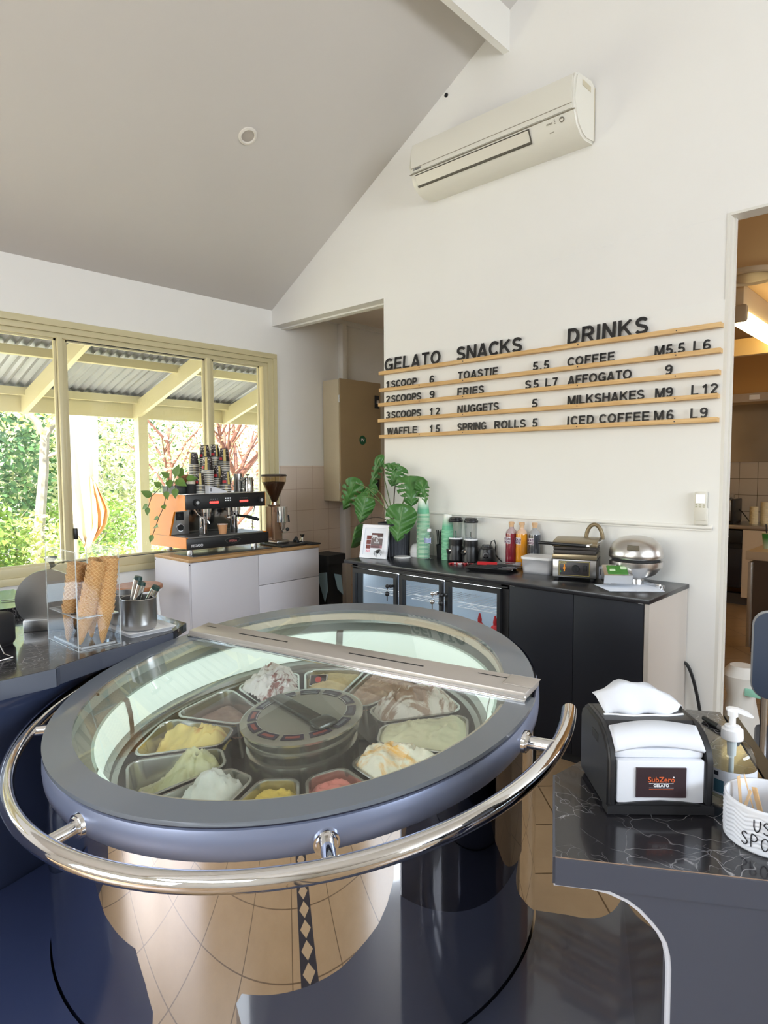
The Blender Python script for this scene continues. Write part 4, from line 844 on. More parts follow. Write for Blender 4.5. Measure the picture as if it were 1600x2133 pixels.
# sanitizer bottle
t = thing('sanitizer_bottle', 'clear sanitizer bottle with white pump behind the spoon pot', 'bottle', (-.325, 1.318, .92), R(30))
b = MB(); b.lathe([(0, .0), (.040, .001), (.043, .006), (.043, .070), (.0425, .082), (.040, .094), (.034, .106), (.025, .115), (.0155, .119), (.0150, .127)], 40); obj('bottle_body', b, glass('bottle_clear', (.93, .95, .94), .02, 1.5), t)
obj('gel', MB().lathe([(0, .002), (.0405, .003), (.0415, .07), (.0412, .079), (0, .080)], 36), glass('gel_clear', (.92, .93, .92), .1, 1.08), t)
obj('label', MB().lathe([(.0435, .012), (.0435, .066)], 40, a0=R(-160), a1=R(-20)), M('label_white', S(216, 220, 230), .4), t)
obj('label_art', MB().lathe([(.0437, .016), (.0437, .044)], 10, a0=R(-146), a1=R(-121)), M('label_teal', S(66, 108, 128), .4), t)
obj('label_mark', MB().lathe([(.0437, .052), (.0437, .061)], 8, a0=R(-146), a1=R(-134)), M('label_ink', S(40, 44, 56), .4), t)
b = MB(); b.lathe([(.0165, .122), (.019, .122), (.0195, .126), (.0185, .143), (.014, .1455), (.0135, .150), (.0065, .151), (.0055, .152), (.0055, .170), (.009, .171), (.0095, .183), (.0, .184)], 28); pm = obj('pump', b, white, t)
obj('nozzle', MB().slab([(-.011, .183), (-.010, .188), (-.004, .190), (.008, .189), (.026, .181), (.035, .174), (.033, .171), (.022, .174), (.008, .180)], (0, .006, 0), (1, 0, 0), (0, 0, 1), (0, -1, 0), .012), white, pm)
obj('dip_tube', MB().cyl((0, 0, .122), (0, 0, .085), .009, .0075, 18).cyl((0, 0, .085), (0, 0, .008), .0045, n=12), M('tube_white', S(216, 222, 226), .4), pm)
t.scale = (1, 1, .88)
# spoon pot
t = thing('spoon_pot', 'white ceramic pot with chevron relief for used spoons', 'pot', (-.236, 1.194, .92))
b = MB(); nA, nZ = 120, 40; ring = []
for j in range(nZ + 1):
    z = .004 + .082 * j / nZ; row = []
    for i in range(nA):
        a = 2 * PI * i / nA; ph = (i % 12) / 12; tri = abs(ph - .5) * 2; q = ((z + tri * .008) / .0085) % 1
        row.append(b.bm.verts.new(((.0665 + .0011 * math.sin(q * 2 * PI) * (1 if 3 < j < nZ - 4 else 0)) * math.cos(a), (.0665 + .0011 * math.sin(q * 2 * PI) * (1 if 3 < j < nZ - 4 else 0)) * math.sin(a), z)))
    ring.append(row)
for A, B2 in zip(ring, ring[1:]):
    for i in range(nA): b.bm.faces.new((A[i], A[(i + 1) % nA], B2[(i + 1) % nA], B2[i]))
b.lathe([(.0665, .086), (.0655, .089), (.063, .0895), (.0615, .087), (.0610, .010), (0, .008)], nA); b.lathe([(0, .0), (.063, 0), (.0665, .004)], nA)
bmesh.ops.remove_doubles(b.bm, verts=b.bm.verts, dist=.0003)
obj('pot_body', b.xf(Matrix.Diagonal((1, 1, .82, 1))), M('ceramic_white', S(222, 225, 232), .3), t, ang=60)
ink = M('marker_ink', (.008, .008, .012), .4)
def stroke(pts):   # (arc length, z) on the pot wall -> tube
    out = []
    for s, z in pts: a = s / .068; out.append((.0685 * math.cos(a), .0685 * math.sin(a), z))
    return out
def bez(p, n=10): # polyline smoothing (catmull-rom)
    o = []
    for i in range(len(p) - 1):
        a, b_, c, d = p[max(0, i - 1)], p[i], p[i + 1], p[min(len(p) - 1, i + 2)]
        for k in range(n):
            u = k / n; o.append(tuple(.5 * (2 * b_[q] + (c[q] - a[q]) * u + (2 * a[q] - 5 * b_[q] + 4 * c[q] - d[q]) * u * u + (3 * b_[q] - a[q] - 3 * c[q] + d[q]) * u ** 3) for q in (0, 1)))
    return o + [p[-1]]
A0 = R(-92) * .068
let = {'U': [[(0, 1), (.02, .35), (.25, .02), (.5, .3), (.55, 1)]], 'S': [[(.5, .92), (.2, 1), (.02, .75), (.3, .52), (.52, .25), (.3, .0), (0, .12)]], 'E': [[(.5, 1), (0, .98), (.02, .5), (.0, 0), (.5, .02)], [(.02, .5), (.4, .52)]], 'D': [[(0, 0), (.02, 1), (.4, .85), (.55, .45), (.35, .08), (0, 0)]], 'P': [[(0, 0), (.02, 1), (.4, .95), (.5, .72), (.3, .5), (.02, .48)]], 'O': [[(.28, 1), (.02, .7), (.05, .2), (.3, 0), (.55, .3), (.52, .8), (.28, 1)]], 'N': [[(0, 0), (.02, 1), (.5, .02), (.52, 1)]]}
b = MB()
for wd, s0, z0, h in (('USED', -.004, .039, .0195), ('SPOONS', -.022, .0125, .0205)):
    s = A0 + s0
    for ch in wd:
        for st in let[ch]: b.tube(stroke(bez([(s + p[0] * h * .85, z0 + p[1] * h) for p in st], 6)), .0009, 6)
        s += h * .72
obj('marker_writing', b, ink, t)
stk = wood('stick_wood', S(226, 192, 148), S(206, 168, 120), 2, 2)
for i, (x, y, dx, dy, L, r) in enumerate(((-.045, .012, -.10, .02, .088, 0), (-.030, .022, -.32, .10, .092, .5), (-.012, .000, -.25, -.05, .084, 1.2), (.004, .018, -.14, .1, .090, 2.), (.014, -.008, .2, .1, .082, .3), (.03, .015, .12, .0, .088, 1.), (-.034, -.014, .25, .1, .080, .2))):
    L *= .86; d = Vector((dx, dy, 1)).normalized(); p0 = Vector((x - dx * .03, y - dy * .03, .012))
    b = MB(); b.box(-.0045, .0045, -.0008, .0008, 0, L, .0006, 1); m4 = Matrix.Translation(p0 + Vector((-.236, 1.194, .92))) @ d.to_track_quat('Z', 'Y').to_matrix().to_4x4() @ Matrix.Rotation(r, 4, 'Z')
    o = obj('wooden_stick', b, stk); o.matrix_world = m4; tag(o, 'flat wooden stick standing in the white used spoons pot', 'stick', 'wooden sticks in the spoon pot')
# marker pen
t = thing('marker_pen', 'black marker pen lying on the right marble counter', 'pen', (-.43, 1.626, .9268), math.atan2(-.075, .095))
obj('barrel', MB().cyl((0, 0, 0), (.065, 0, 0), .0062, n=14), M('pen_grey', S(96, 92, 92), .3), t); obj('pen_cap', MB().cyl((-.055, 0, 0), (0, 0, 0), .0058, .0066, 14), black, t)
# ================================================================== LEFT COUNTER
t = thing('serving_counter', 'dark marble topped serving counter at the left with navy front', 'counter', (-2.5, .6, 0))
L2 = lambda p: (p[0] + 2.5, p[1] - .6)
LP = [(-2.02, -.35), (-2.085, .35), (-2.104, .593), (-2.109, .75), (-2.125, .765), (-2.183, .926), (-2.245, 1.225), (-2.34, 1.34), (-2.98, 1.34), (-2.98, -.35)]
obj('marble_top', MB().prism([L2(p) for p in LP], .888, .92), marb, t)
b = MB(); q = LP[:7]
for i in range(6): p0, p1 = q[i], q[i + 1]; d = (Vector(p1) - Vector(p0)).normalized(); b.slab([(0, .862), ((Vector(p1) - Vector(p0)).length, .862), ((Vector(p1) - Vector(p0)).length, .919), (0, .919)], (*L2(p0), 0), (d.x, d.y, 0), (0, 0, 1), (d.y, -d.x, 0), .006)
obj('edge_band', b, navyf, t)
fp = [(-2.06, -.35), (-2.10, .35), (-2.145, .60), (-2.20, .76), (-2.31, .93), (-2.375, 1.24), (-2.40, 1.24), (-2.335, .93), (-2.225, .76), (-2.17, .60), (-2.125, .35), (-2.085, -.35)]
obj('front_panel', MB().prism([L2(p) for p in fp], 0, .888), navy, t)
obj('marble_ledge', MB().prism([L2(p) for p in ((-2.98, -.35), (-2.98, 1.05), (-3.45, 1.05), (-3.45, -.35))], .90, .962), marb, t)
obj('carcass', MB().prism([L2(p) for p in ((-2.42, -.35), (-2.42, 1.30), (-3.4, 1.02), (-3.4, -.35))], 0, .888), blackm, t)
# counter front panel piece at the lower left corner with pale edge
# acrylic cone holder
AX0, AX1, AY0, AY1 = -2.502, -2.234, .872, 1.020
t = thing('cone_holder', 'clear acrylic box holding stacks of waffle cones', 'cone holder', ((AX0 + AX1) / 2, (AY0 + AY1) / 2, .92))
hx, hy = (AX1 - AX0) / 2, (AY1 - AY0) / 2; b = MB()
b.box(-hx, hx, -hy, -hy + .004, 0, .345); b.box(-hx, hx, hy - .004, hy, 0, .345); b.box(hx - .004, hx, -hy + .004, hy - .004, 0, .345); b.box(-hx, hx, -hy, hy, 0, .004)
obj('walls', b, glass_a, t)
edgeg = M('acrylic_edge', (.80, .82, .82), .15, trans=.6)
b = MB()
for x, y in ((hx, -hy), (hx, hy), (-hx, -hy), (-hx, hy)): b.box(x - .0014, x + .0014, y - .0014, y + .0014, 0, .345)
for z in (.002, .344): b.box(-hx, hx, -hy - .0009, -hy + .0009, z - .0009, z + .0009); b.box(hx - .0009, hx + .0009, -hy, hy, z - .0009, z + .0009); b.box(-hx, hx, hy - .0009, hy + .0009, z - .0009, z + .0009)
b.box(-hx + .012, hx - .012, -hy + .014, -hy + .018, .004, .010); b.box(hx - .018, hx - .014, -hy + .014, hy - .014, .004, .010)
obj('polished_edges', b, edgeg, t)
b = MB(); b.box(-hx + .004, hx - .004, -hy + .004, -hy + .02, .112, .116); b.box(-hx + .004, hx - .004, hy - .02, hy - .004, .112, .116); b.box(-hx + .004, -.115, -hy + .02, hy - .02, .112, .116); b.box(.115, hx - .004, -hy + .02, hy - .02, .112, .116)
for x in (.055, .006): b.lathe([(.021, .112), (.030, .112), (.030, .116), (.021, .116)], 20, (x, -.033, 0)); b.lathe([(.021, .112), (.030, .112), (.030, .116), (.021, .116)], 20, (x, .033, 0))
obj('hole_shelf', b, edgeg, t)
def waffle():
    m = M('waffle_cone', S(214, 164, 106), .6); N, L, bb = nodes(m); x, y, z = sep(m, coords(m)); an = mth(m, 'ARCTAN2', y, x)
    u = mth(m, 'ADD', mth(m, 'MULTIPLY', an, 6.), mth(m, 'MULTIPLY', z, 260)); v = mth(m, 'SUBTRACT', mth(m, 'MULTIPLY', an, 6.), mth(m, 'MULTIPLY', z, 260))
    g = mth(m, 'MAXIMUM', mth(m, 'ABSOLUTE', mth(m, 'SINE', mth(m, 'MULTIPLY', u, 1.))), mth(m, 'ABSOLUTE', mth(m, 'SINE', mth(m, 'MULTIPLY', v, 1.))))
    g2 = ramp(m, g, ((.90, (0, 0, 0)), (.985, (1, 1, 1)))); bump(m, g2, .9, .002)
    base = mix(m, noi(m, 30, 3).outputs['Fac'], S(212, 160, 100), S(190, 134, 78)); L.new(mix(m, g2, base, S(232, 190, 134)), bb.inputs['Base Color']); return m
wm = waffle()
b = MB(); b.lathe([(.002, 0), (.008, .012), (.0325, .128), (.0335, .135), (.0315, .1355), (.030, .128), (.006, .014), (.001, .008)], 36)
cone0 = obj('waffle_cone', b, wm); first = [True]
for si, (x, y, n, lx, ly_, sname) in enumerate(((-2.305, .905, 9, .20, .17, 'front left'), (-2.268, .968, 9, .06, .09, 'front right'), (-2.385, .895, 8, .14, .10, 'back left'), (-2.375, .975, 6, .05, .02, 'back right'))):
    z = .926
    for k in range(n):
        loc = Vector((x + lx * .0225 * k * .9, y + ly_ * .0225 * k, z + .0215 * k)); lab = 'waffle cone, %s up from the bottom of the %s cone stack' % (nth(k + 1), sname)
        if first[0]: o = cone0; first[0] = False; o.location = loc
        else: o = cone0.copy(); C.objects.link(o); o.location = loc
        o.rotation_euler = (Matrix.Rotation(lx * .9, 3, 'Y') @ Matrix.Rotation(-ly_ * .9, 3, 'X') @ Matrix.Rotation(random.uniform(0, 6), 3, 'Z')).to_euler(); tag(o, lab, 'waffle cone', 'waffle cones in the acrylic box')
# steel pots on a tray, ice cream spades in them
t = thing('tray', 'square white tray under the two steel pots', 'tray', (-2.43, 1.165, .92))
b = MB(); P0 = rrect(.32, .19, .015); b.prism([(p[0] * .92, p[1] * .9) for p in P0], 0, .006)
r0 = [b.bm.verts.new((p[0] * .92, p[1] * .9, .006)) for p in P0]; r1 = [b.bm.verts.new((p[0], p[1], .017)) for p in P0]; r2 = [b.bm.verts.new((p[0] * 1.01, p[1] * 1.02, .016)) for p in P0]; r3 = [b.bm.verts.new((p[0] * .92, p[1] * .9, .001)) for p in P0]
for A, B2 in ((r0, r1), (r1, r2), (r2, r3)):
    for i in range(len(A)): b.bm.faces.new((A[i], A[(i + 1) % len(A)], B2[(i + 1) % len(A)], B2[i]))
obj('tray_body', b, white, t)
def potm(): return MB().lathe([(0, .0), (.052, 0), (.060, .004), (.0645, .014), (.0655, .026), (.0655, .118), (.0675, .121), (.0665, .123), (.064, .121), (.0635, .028), (.058, .010), (0, .008)], 40)
potl = []
for nm, x, y in (('front steel pot holding three ice cream spades on the white tray', -2.372, 1.158), ('back steel pot half hidden behind the cones on the white tray', -2.508, 1.168)):
    tp = thing('steel_pot', nm, 'pot', (x, y, .927), 0, 'steel pots'); obj('pot_body', potm(), steel, tp)
teal = M('spade_cap_green', S(30, 60, 54), .4)
for i, (b0, b1, lab) in enumerate((((-2.402, 1.128, .94), (-2.372, 1.160, 1.130), 'left ice cream spade leaning highest in the front steel pot'), ((-2.378, 1.118, .94), (-2.345, 1.160, 1.112), 'middle ice cream spade handle in the front steel pot'), ((-2.385, 1.150, .94), (-2.318, 1.205, 1.092), 'right ice cream spade leaning toward the coffee cabinet'))):
    d = Vector(b1) - Vector(b0); L = d.length; d.normalize()
    t = thing('ice_cream_spade', lab, 'spade', b0, 0, 'ice cream spades in the steel pot'); t.rotation_euler = d.to_track_quat('Z', 'Y').to_euler()
    obj('blade', MB().box(-.018, .018, -.002, .002, 0, .09, .001, 1), steelb, t); obj('handle', MB().cyl((0, 0, .06), (0, 0, L - .012), .0135, .0155, 18), steelb, t); obj('handle_cap', MB().cyl((0, 0, L - .012), (0, 0, L), .0165, .0145, 18), teal, t)
# round steel disc stand, glass lid, napkin pack
t = thing('disc_stand', 'round bare steel disc on a square steel base behind cones', 'stand', (-2.66, .93, .92), R(62))
b = MB(); b.cyl((0, .0, .118), (0, .018, .118), .115, n=56); obj('disc', b, steel, t)
obj('base', MB().box(-.085, .12, -.03, .05, .0, .045, .003), steel, t); obj('foot', MB().box(-.08, -.06, -.02, .04, -.0, .004).box(.095, .115, -.02, .04, -.0, .004), black, t)
t = thing('glass_lid', 'round glass lid with black knob leaning behind the steel disc', 'lid', (-2.74, 1.02, .92), R(36))
rm = Matrix.Rotation(R(80), 4, 'X'); b = MB(); b.lathe([(0, .012), (.06, .009), (.105, 0), (.107, .003), (.06, .012), (0, .015)], 40); obj('lid_glass', b.xf(Matrix.Translation((0, .02, .140)) @ rm), glass_a, t)
b = MB(); b.lathe([(.1065, -.003), (.110, .0), (.1075, .005), (.105, .001)], 40); obj('rim', b.xf(Matrix.Translation((0, .02, .140)) @ rm), steelb, t); obj('knob', MB().lathe([(.010, 0), (.010, .02), (.022, .032), (.024, .036), (.0, .037)], 18).xf(Matrix.Translation((-.045, .0, .228)) @ Matrix.Rotation(R(18), 4, 'X')), black, t)
t = thing('napkin_pack', 'white plastic pack of napkins behind the acrylic box', 'napkin pack', (-2.60, 1.06, .92), R(20))
obj('pack', MB().box(-.07, .07, -.05, .05, 0, .07, .016, 3).box(-.05, .07, -.045, .03, .06, .10, .016, 3), noisy('pack_white', S(228, 230, 236), S(210, 214, 222), 14, .4, bmp=.5), t)
# card terminal, wire stand with paper, spoon on ledge
t = thing('speaker', 'black rounded speaker at the left edge of the counter', 'speaker', (-2.53, .69, .92), R(25))
obj('speaker_body', MB().box(-.045, .045, -.075, .075, .0, .118, .022, 4), M('speaker_black', (.010, .010, .012), .6), t); obj('base', MB().box(-.035, .035, -.06, .06, 0, .01), black, t)
t = thing('paper_stand', 'white paper card on a wire stand at the left edge', 'paper stand', (-2.38, .62, .92), R(20))
obj('paper', MB().slab([(-.09, .012), (.05, .012), (.05, .165), (-.09, .165)], (0, 0, 0), (.1, 1, 0), (-.22, 0, 1), (1, 0, .2), .0015), M('paper_white', S(236, 242, 252), .6), t)
obj('wire', MB().tube([(.07, -.08, .004), (.075, .055, .004), (.03, .058, .01), (-.01, .055, .075), (-.03, .05, .08)], .0018, 6).tube([(.07, -.08, .004), (.03, -.078, .01), (-.02, -.08, .08)], .0018, 6), steelb, t)
tag(obj('spoon_rest', MB().sphere((0, 0, .006), .016, .35).box(-.075, -.01, -.004, .004, .004, .007), steel, None, (-3.13, .98, .962), (0, 0, R(70))), 'small steel spoon lying on the ledge under the window', 'spoon')
# ================================================================== BACK COUNTER: FRIDGE, CABINET AND WHAT STANDS ON IT
blk_lam = M('black_laminate', (.013, .014, .018), .32); fr_blk = M('fridge_black', (.012, .012, .013), .4)
tag(obj('worktop', MB().box(-3.19, -1.115, 3.03, 3.592, .897, .92, .002), M('worktop_black', (.016, .016, .019), .26)), 'long black worktop over the drinks fridge and black cabinet', 'worktop')
t = thing('drinks_fridge', 'low black drinks fridge with three glass doors under the worktop', 'fridge', (-2.51, 3.06, 0))
X0, X1 = -.625, .615
b = MB(); b.box(X0, X0 + .05, 0, .5, .05, .895); b.box(X1 - .05, X1, 0, .5, .05, .895); b.box(X0, X1, 0, .5, .868, .895); b.box(X0, X1, 0, .5, .05, .16); b.box(X0, X1, .47, .51, .05, .895)
for x in (-.20, .17): b.box(x - .018, x + .018, .02, .05, .16, .868)
obj('cabinet_body', b, fr_blk, t); obj('trim_line', MB().box(X0, X1 + .0, -.012, .0, .876, .884), fr_blk, t)
fi = M('fridge_inner', S(206, 218, 230), .4); obj('liner', MB().box(X0 + .05, X1 - .05, .46, .469, .16, .868).box(X0 + .05, X0 + .056, .05, .46, .16, .868).box(X1 - .056, X1 - .05, .05, .46, .16, .868).box(X0 + .05, X1 - .05, .05, .46, .16, .17), fi, t)
obj('inner_light', MB().box(X0 + .08, X1 - .08, .075, .10, .845, .862), M('fridge_lamp', (.9, .95, 1), .4, emis=9, emc=(.9, .96, 1)), t)
dx = ((-.60, -.205), (-.175, .165), (.190, .575))
for i, (xa, xb) in enumerate(dx):
    b = MB(); w = .022; b.box(xa, xb, -.025, -.003, .84, .868); b.box(xa, xb, -.025, -.003, .10, .14); b.box(xa, xa + w, -.025, -.003, .14, .84); b.box(xb - w, xb, -.025, -.003, .14, .84)
    d = obj('door', b, fr_blk, t); obj('door_glass', MB().box(xa + w, xb - w, -.016, -.012, .14, .84), glass('fridge_glass', (.96, .98, .99), 0, 1.3), d)
    kx = (xb - .02) if i < 2 else (xa + .02)
    b = MB(); b.cyl((kx - .01, -.025, .79), (kx - .01, -.045, .79), .011, n=14); b.sphere((kx - .03, -.05, .788), .014, .9); b.tube([(kx - .03, -.05, .775), (kx - .032, -.05, .765)], .003, 6); b.sphere((kx - .034, -.048, .738), .015, 1.1); b.box(kx - .036, kx - .031, -.05, -.047, .69, .725); obj('lock', b, [steelb if i == 1 else black], d)
    b = MB(); b.tube([(xa + .03, .06, .705), (xb - .03, .06, .705)], .0028, 6); b.tube([(xa + .03, .06, .735), (xb - .03, .06, .735)], .0028, 6)
    for k in range(8): x = xa + .03 + (xb - xa - .06) * k / 7; b.tube([(x, .06, .705), (x, .44, .705)], .002, 5)
    b.tube([(xa + .12, .06, .735), (xa + .18, .058, .71), (xa + .25, .06, .735)], .002, 5); obj('wire_shelf', b, white, t)
for i, x in enumerate((-2.19, -2.08, -2.015)):
    s = thing('sauce_bottle', '%s red sauce squeeze bottle standing in the right fridge door' % ('left', 'middle', 'right')[i], 'bottle', (x, 3.21, .45), 0, 'red sauce bottles in the fridge')
    obj('bottle_body', MB().lathe([(0, 0), (.028, 0), (.030, .01), (.030, .13), (.024, .15), (.012, .16), (.012, .17), (0, .17)], 20), M('sauce_red', S(196, 34, 36), .35), s); obj('nozzle', MB().lathe([(.013, .17), (.013, .18), (.005, .215), (0, .215)], 14), M('sauce_cap', S(186, 30, 34), .4), s)
for i, (x, z, c) in enumerate(((-2.95, .17, S(196, 206, 204)), (-2.84, .17, S(214, 220, 224)), (-2.62, .17, S(120, 170, 140)), (-2.50, .17, S(206, 214, 220)), (-2.42, .17, S(190, 204, 200)))):
    o = thing('food_tub', ('far left', 'second', 'green lidded', 'fourth', 'right hand')[i] + ' plastic food tub low inside the drinks fridge', 'tub', (x, 3.24, z), 0, 'tubs in the drinks fridge')
    obj('tub_body', MB().prism(rrect(.09, .12, .015), 0, .36 + .03 * (i % 2)), M('tub_%d' % i, c, .3), o); obj('tub_lid', MB().prism(rrect(.095, .125, .016), .36 + .03 * (i % 2), .375 + .03 * (i % 2)), white, o)
t = thing('cabinet', 'matt black two door cabinet with pale end panel beside drinks fridge', 'cabinet', (-1.50, 3.05, 0))
obj('carcass', MB().box(-.385, .355, .02, .54, .0, .896), blackm, t); obj('end_panel', MB().box(.356, .378, .0, .542, .0, .896), M('end_panel', S(190, 181, 171), .4), t, label='pale beige end panel')
obj('door', MB().box(-.385, -.007, .0, .018, .05, .892, .001), M('door_black', (.011, .012, .017), .5, spec=.25), t); obj('door', MB().box(-.004, .352, .0, .018, .05, .892, .001), M('door_black', (0, 0, 0)), t)
obj('clip', MB().box(-.383, -.355, -.002, .012, .892, .896).box(.325, .352, -.002, .012, .892, .896), white, t)
tag(obj('power_cord', MB().tube([Vector((-1.13 + .05 * (k / 10) ** .6 + .075 * k / 10, 3.585 - .01, .50 - .46 * (k / 10) ** 1.6)) for k in range(11)], .009, 8), black), 'thick black cable hanging from behind the cabinet end panel', 'cord')
CT = .92
# photo frame and spider
t = thing('photo_frame', 'white picture frame with food photos leaning at the counter end', 'picture frame', (-3.075, 3.20, CT), R(14))
ln = Matrix.Rotation(R(-14), 4, 'X')
b = MB(); b.box(-.105, .105, -.009, .009, 0, .022); b.box(-.105, .105, -.009, .009, .213, .235); b.box(-.105, -.085, -.009, .009, .022, .213); b.box(.085, .105, -.009, .009, .022, .213); obj('frame', b.xf(ln), M('frame_white', S(238, 238, 242), .35), t)
pr = obj('print', MB().box(-.086, .086, -.001, .006, .02, .215).xf(ln), M('print_white', S(232, 234, 240), .5), t)
def pic(nm, x0, x1, z0, z1, m): obj(nm, MB().box(x0, x1, -.0018, -.001, z0, z1).xf(ln), m, pr)
pic('photo_large', -.028, .062, .072, .178, noisy('photo_grey', S(126, 108, 104), S(74, 66, 70), 60, .5)); pic('photo_band', -.028, .062, .16, .178, M('photo_red', S(150, 92, 84), .5))
pm_ = noisy('photo_food', S(150, 60, 48), S(64, 30, 28), 90, .5)
for z in (.130, .098, .066): pic('photo_small', -.066, -.030, z, z + .029, pm_)
pic('price_slip', -.066, -.030, .040, .062, M('slip_pink', S(244, 222, 230), .5)); pic('photo_berries', -.026, .062, .072, .092, noisy('berries', S(200, 120, 130), S(236, 200, 206), 120, .5))
for bd, z in (('ICE CREAM', .140), ('IN', .122), ('HERE', .106)):
    o = text('print_words', bd, .017, white, pr, ln @ Vector((.017, -.0022, z)), (R(90 - 14), 0, 0), .0002)
o = text('slip_words', 'April', .015, M('slip_ink', S(206, 40, 90), .5), pr, ln @ Vector((-.048, -.0022, .046)), (R(90 - 14), 0, 0), .0001)
obj('strut', MB().slab([(-.02, .0), (.02, .0), (.02, .16), (-.02, .16)], (0, .075, 0), (1, 0, 0), (0, -.28, 1), (0, 1, 0), .003), white, t)
t = thing('toy_spider', 'small black toy spider clinging to the white picture frame', 'toy', (-3.015, 3.192, CT + .03), R(14)); b = MB(); b.sphere((0, -.012, .024), .012, 1.2); b.sphere((.012, -.012, .034), .008)
obj('body', b, M('spider_black', (.01, .01, .01), .3), t)
b = MB()
for k in range(8): a = R(200 + 20 * k + (40 if k > 3 else 0)); b.tube([(0, -.012, .022), (.022 * math.cos(a), -.016, .026 + .018 * math.sin(a) + .008), (.034 * math.cos(a), -.010, .018 + .034 * math.sin(a))], .0018, 5)
obj('legs', b, M('spider_black', (0, 0, 0)), t)
# monstera
t = thing('monstera_plant', 'monstera with large split leaves in a ribbed charcoal pot', 'plant', (-3.08, 3.43, CT))
b = MB(); n = 120; A = []; B2 = []; 
for i in range(n):
    a = 2 * PI * i / n; r = .112 + (.0035 if i % 4 < 2 else -.001); A.append(b.bm.verts.new((r * .93 * math.cos(a), r * .93 * math.sin(a), 0))); B2.append(b.bm.verts.new((r * math.cos(a), r * math.sin(a), .215)))
for i in range(n): b.bm.faces.new((A[i], A[(i + 1) % n], B2[(i + 1) % n], B2[i]))
b.bm.faces.new(A[::-1]); b.lathe([(.117, .215), (.118, .235), (.108, .236), (.106, .20), (0, .198)], 60)
obj('pot', b, M('pot_charcoal', S(58, 60, 66), .5), t, ang=25)
obj('soil', MB().lathe([(.107, .205), (.05, .212), (0, .214)], 30), noisy('soil', S(60, 44, 34), S(34, 26, 20), 40, .9, bmp=.6), t)
leafm = noisy('monstera_leaf', S(52, 98, 44), S(78, 128, 58), 9, .33); stem = M('plant_stem', S(96, 116, 62), .5); stemd = M('plant_stem_dark', S(70, 56, 40), .5)
def mleaf(L, Wd, slits, droop=.35, curl=.10, seed=0):
    b = MB(); NT, NW = 44, 20; V = {}
    for i in range(NT + 1):
        tt = i / NT; w = Wd * math.sin(PI * min(1, tt ** .62)) ** .75 * (1 - .12 * tt); lob = -.16 * L * (1 - min(1, tt / .25)) ** 2
        for j in range(-NW, NW + 1):
            f = j / NW; y = L * tt + lob * 0; sw = abs(f) ** 1.4 * L * .20 * (1 - 2.2 * tt) ; y2 = L * tt - abs(f) * L * .14 * (1 - tt) + 0
            x = w * f; z = -droop * L * tt ** 2 - curl * L * f * f + .012 * math.sin(tt * 22 + abs(f) * 5) * abs(f)
            V[i, j] = b.bm.verts.new((x, y2, z))
    for i in range(NT):
        for j in range(-NW, NW):
            tt = (i + .5) / NT; f = abs((j + .5) / NW); sd = 1 if j >= 0 else -1
            tm = tt - f * .10; cut = False
            for (a, s0, f0, hw) in slits:
                if s0 in (0, sd) and f > f0 and abs(tm - a) < hw * (.35 + .65 * (f - f0) / (1 - f0)): cut = True
            if not cut: b.bm.faces.new((V[i, j], V[i + 1, j], V[i + 1, j + 1], V[i, j + 1]))
    bmesh.ops.delete(b.bm, geom=[v for v in b.bm.verts if not v.link_faces], context='VERTS'); return b
SL1 = [(.20, 0, .40, .034), (.35, 0, .34, .038), (.50, 0, .36, .038), (.65, 0, .40, .034)]
SL2 = [(.34, 1, .40, .04), (.52, 1, .42, .045), (.70, -1, .62, .03)]
def place_leaf(L, Wd, slits, base, tipdir, nrm_, droop, root, sm=stem, r=.005, mid=None, curl=.1):
    """leaf with its stalk end at base, midrib along tipdir, face towards nrm_ (local plant coordinates)"""
    y = Vector(tipdir).normalized(); z = Vector(nrm_); z = (z - y * z.dot(y)).normalized(); x = y.cross(z)
    m4 = Matrix(((x.x, y.x, z.x, base[0]), (x.y, y.y, z.y, base[1]), (x.z, y.z, z.z, base[2]), (0, 0, 0, 1)))
    lfo = obj('leaf', mleaf(L, Wd, slits, droop, curl).xf(m4), leafm, t, ang=60)
    b = MB(); b.tube([m4 @ Vector((0, L * k / 12, -droop * L * (k / 12) ** 2 + .001)) for k in range(12)], [.0022 * (1 - k / 14) for k in range(12)], 5); obj('midrib', b, M('leaf_rib', S(120, 152, 92), .4), lfo)
    root, base = Vector(root), Vector(base); md = Vector(mid) if mid else (root + base) / 2 + Vector((0, 0, .02)); q = []
    for k in range(11): u = k / 10; q.append(root * (1 - u) ** 2 + md * 2 * u * (1 - u) + base * u * u)
    obj('stalk', MB().tube(q, [r * (1 - .4 * k / 10) for k in range(11)], 8), sm, t)
rt = (-.0, -.0, .21)
place_leaf(.25, .090, SL1, (-.336, -.06, .513), (-.138, -.02, -.224), (.62, -.72, .25), .12, rt, mid=(-.16, -.02, .50))
place_leaf(.19, .080, [], (-.188, -.10, .415), (-.0, -.06, -.175), (.62, -.74, .25), .08, rt, mid=(-.08, -.05, .44))
place_leaf(.15, .065, SL1[:2], (-.20, .0, .475), (-.16, -.06, -.05), (.5, -.6, .6), .2, rt, mid=(-.08, .0, .44))
place_leaf(.28, .046, SL1[:3], (-.179, .03, .690), (-.096, -.02, -.264), (.35, -.9, .2), .06, rt, r=.004, mid=(-.06, .0, .48))
place_leaf(.15, .088, SL1, (.012, .03, .632), (-.02, -.05, -.14), (.66, -.72, .2), -.10, rt, stemd, mid=(-.02, .0, .42), curl=.05)
place_leaf(.12, .042, [], (.010, .03, .640), (-.105, -.05, .035), (.1, -.5, .85), .25, (.012, .03, .60), stemd, .003)
place_leaf(.21, .115, SL1, (.150, .01, .556), (.055, -.06, -.165), (.66, -.74, .28), .08, rt, mid=(.10, .02, .44), curl=.06)
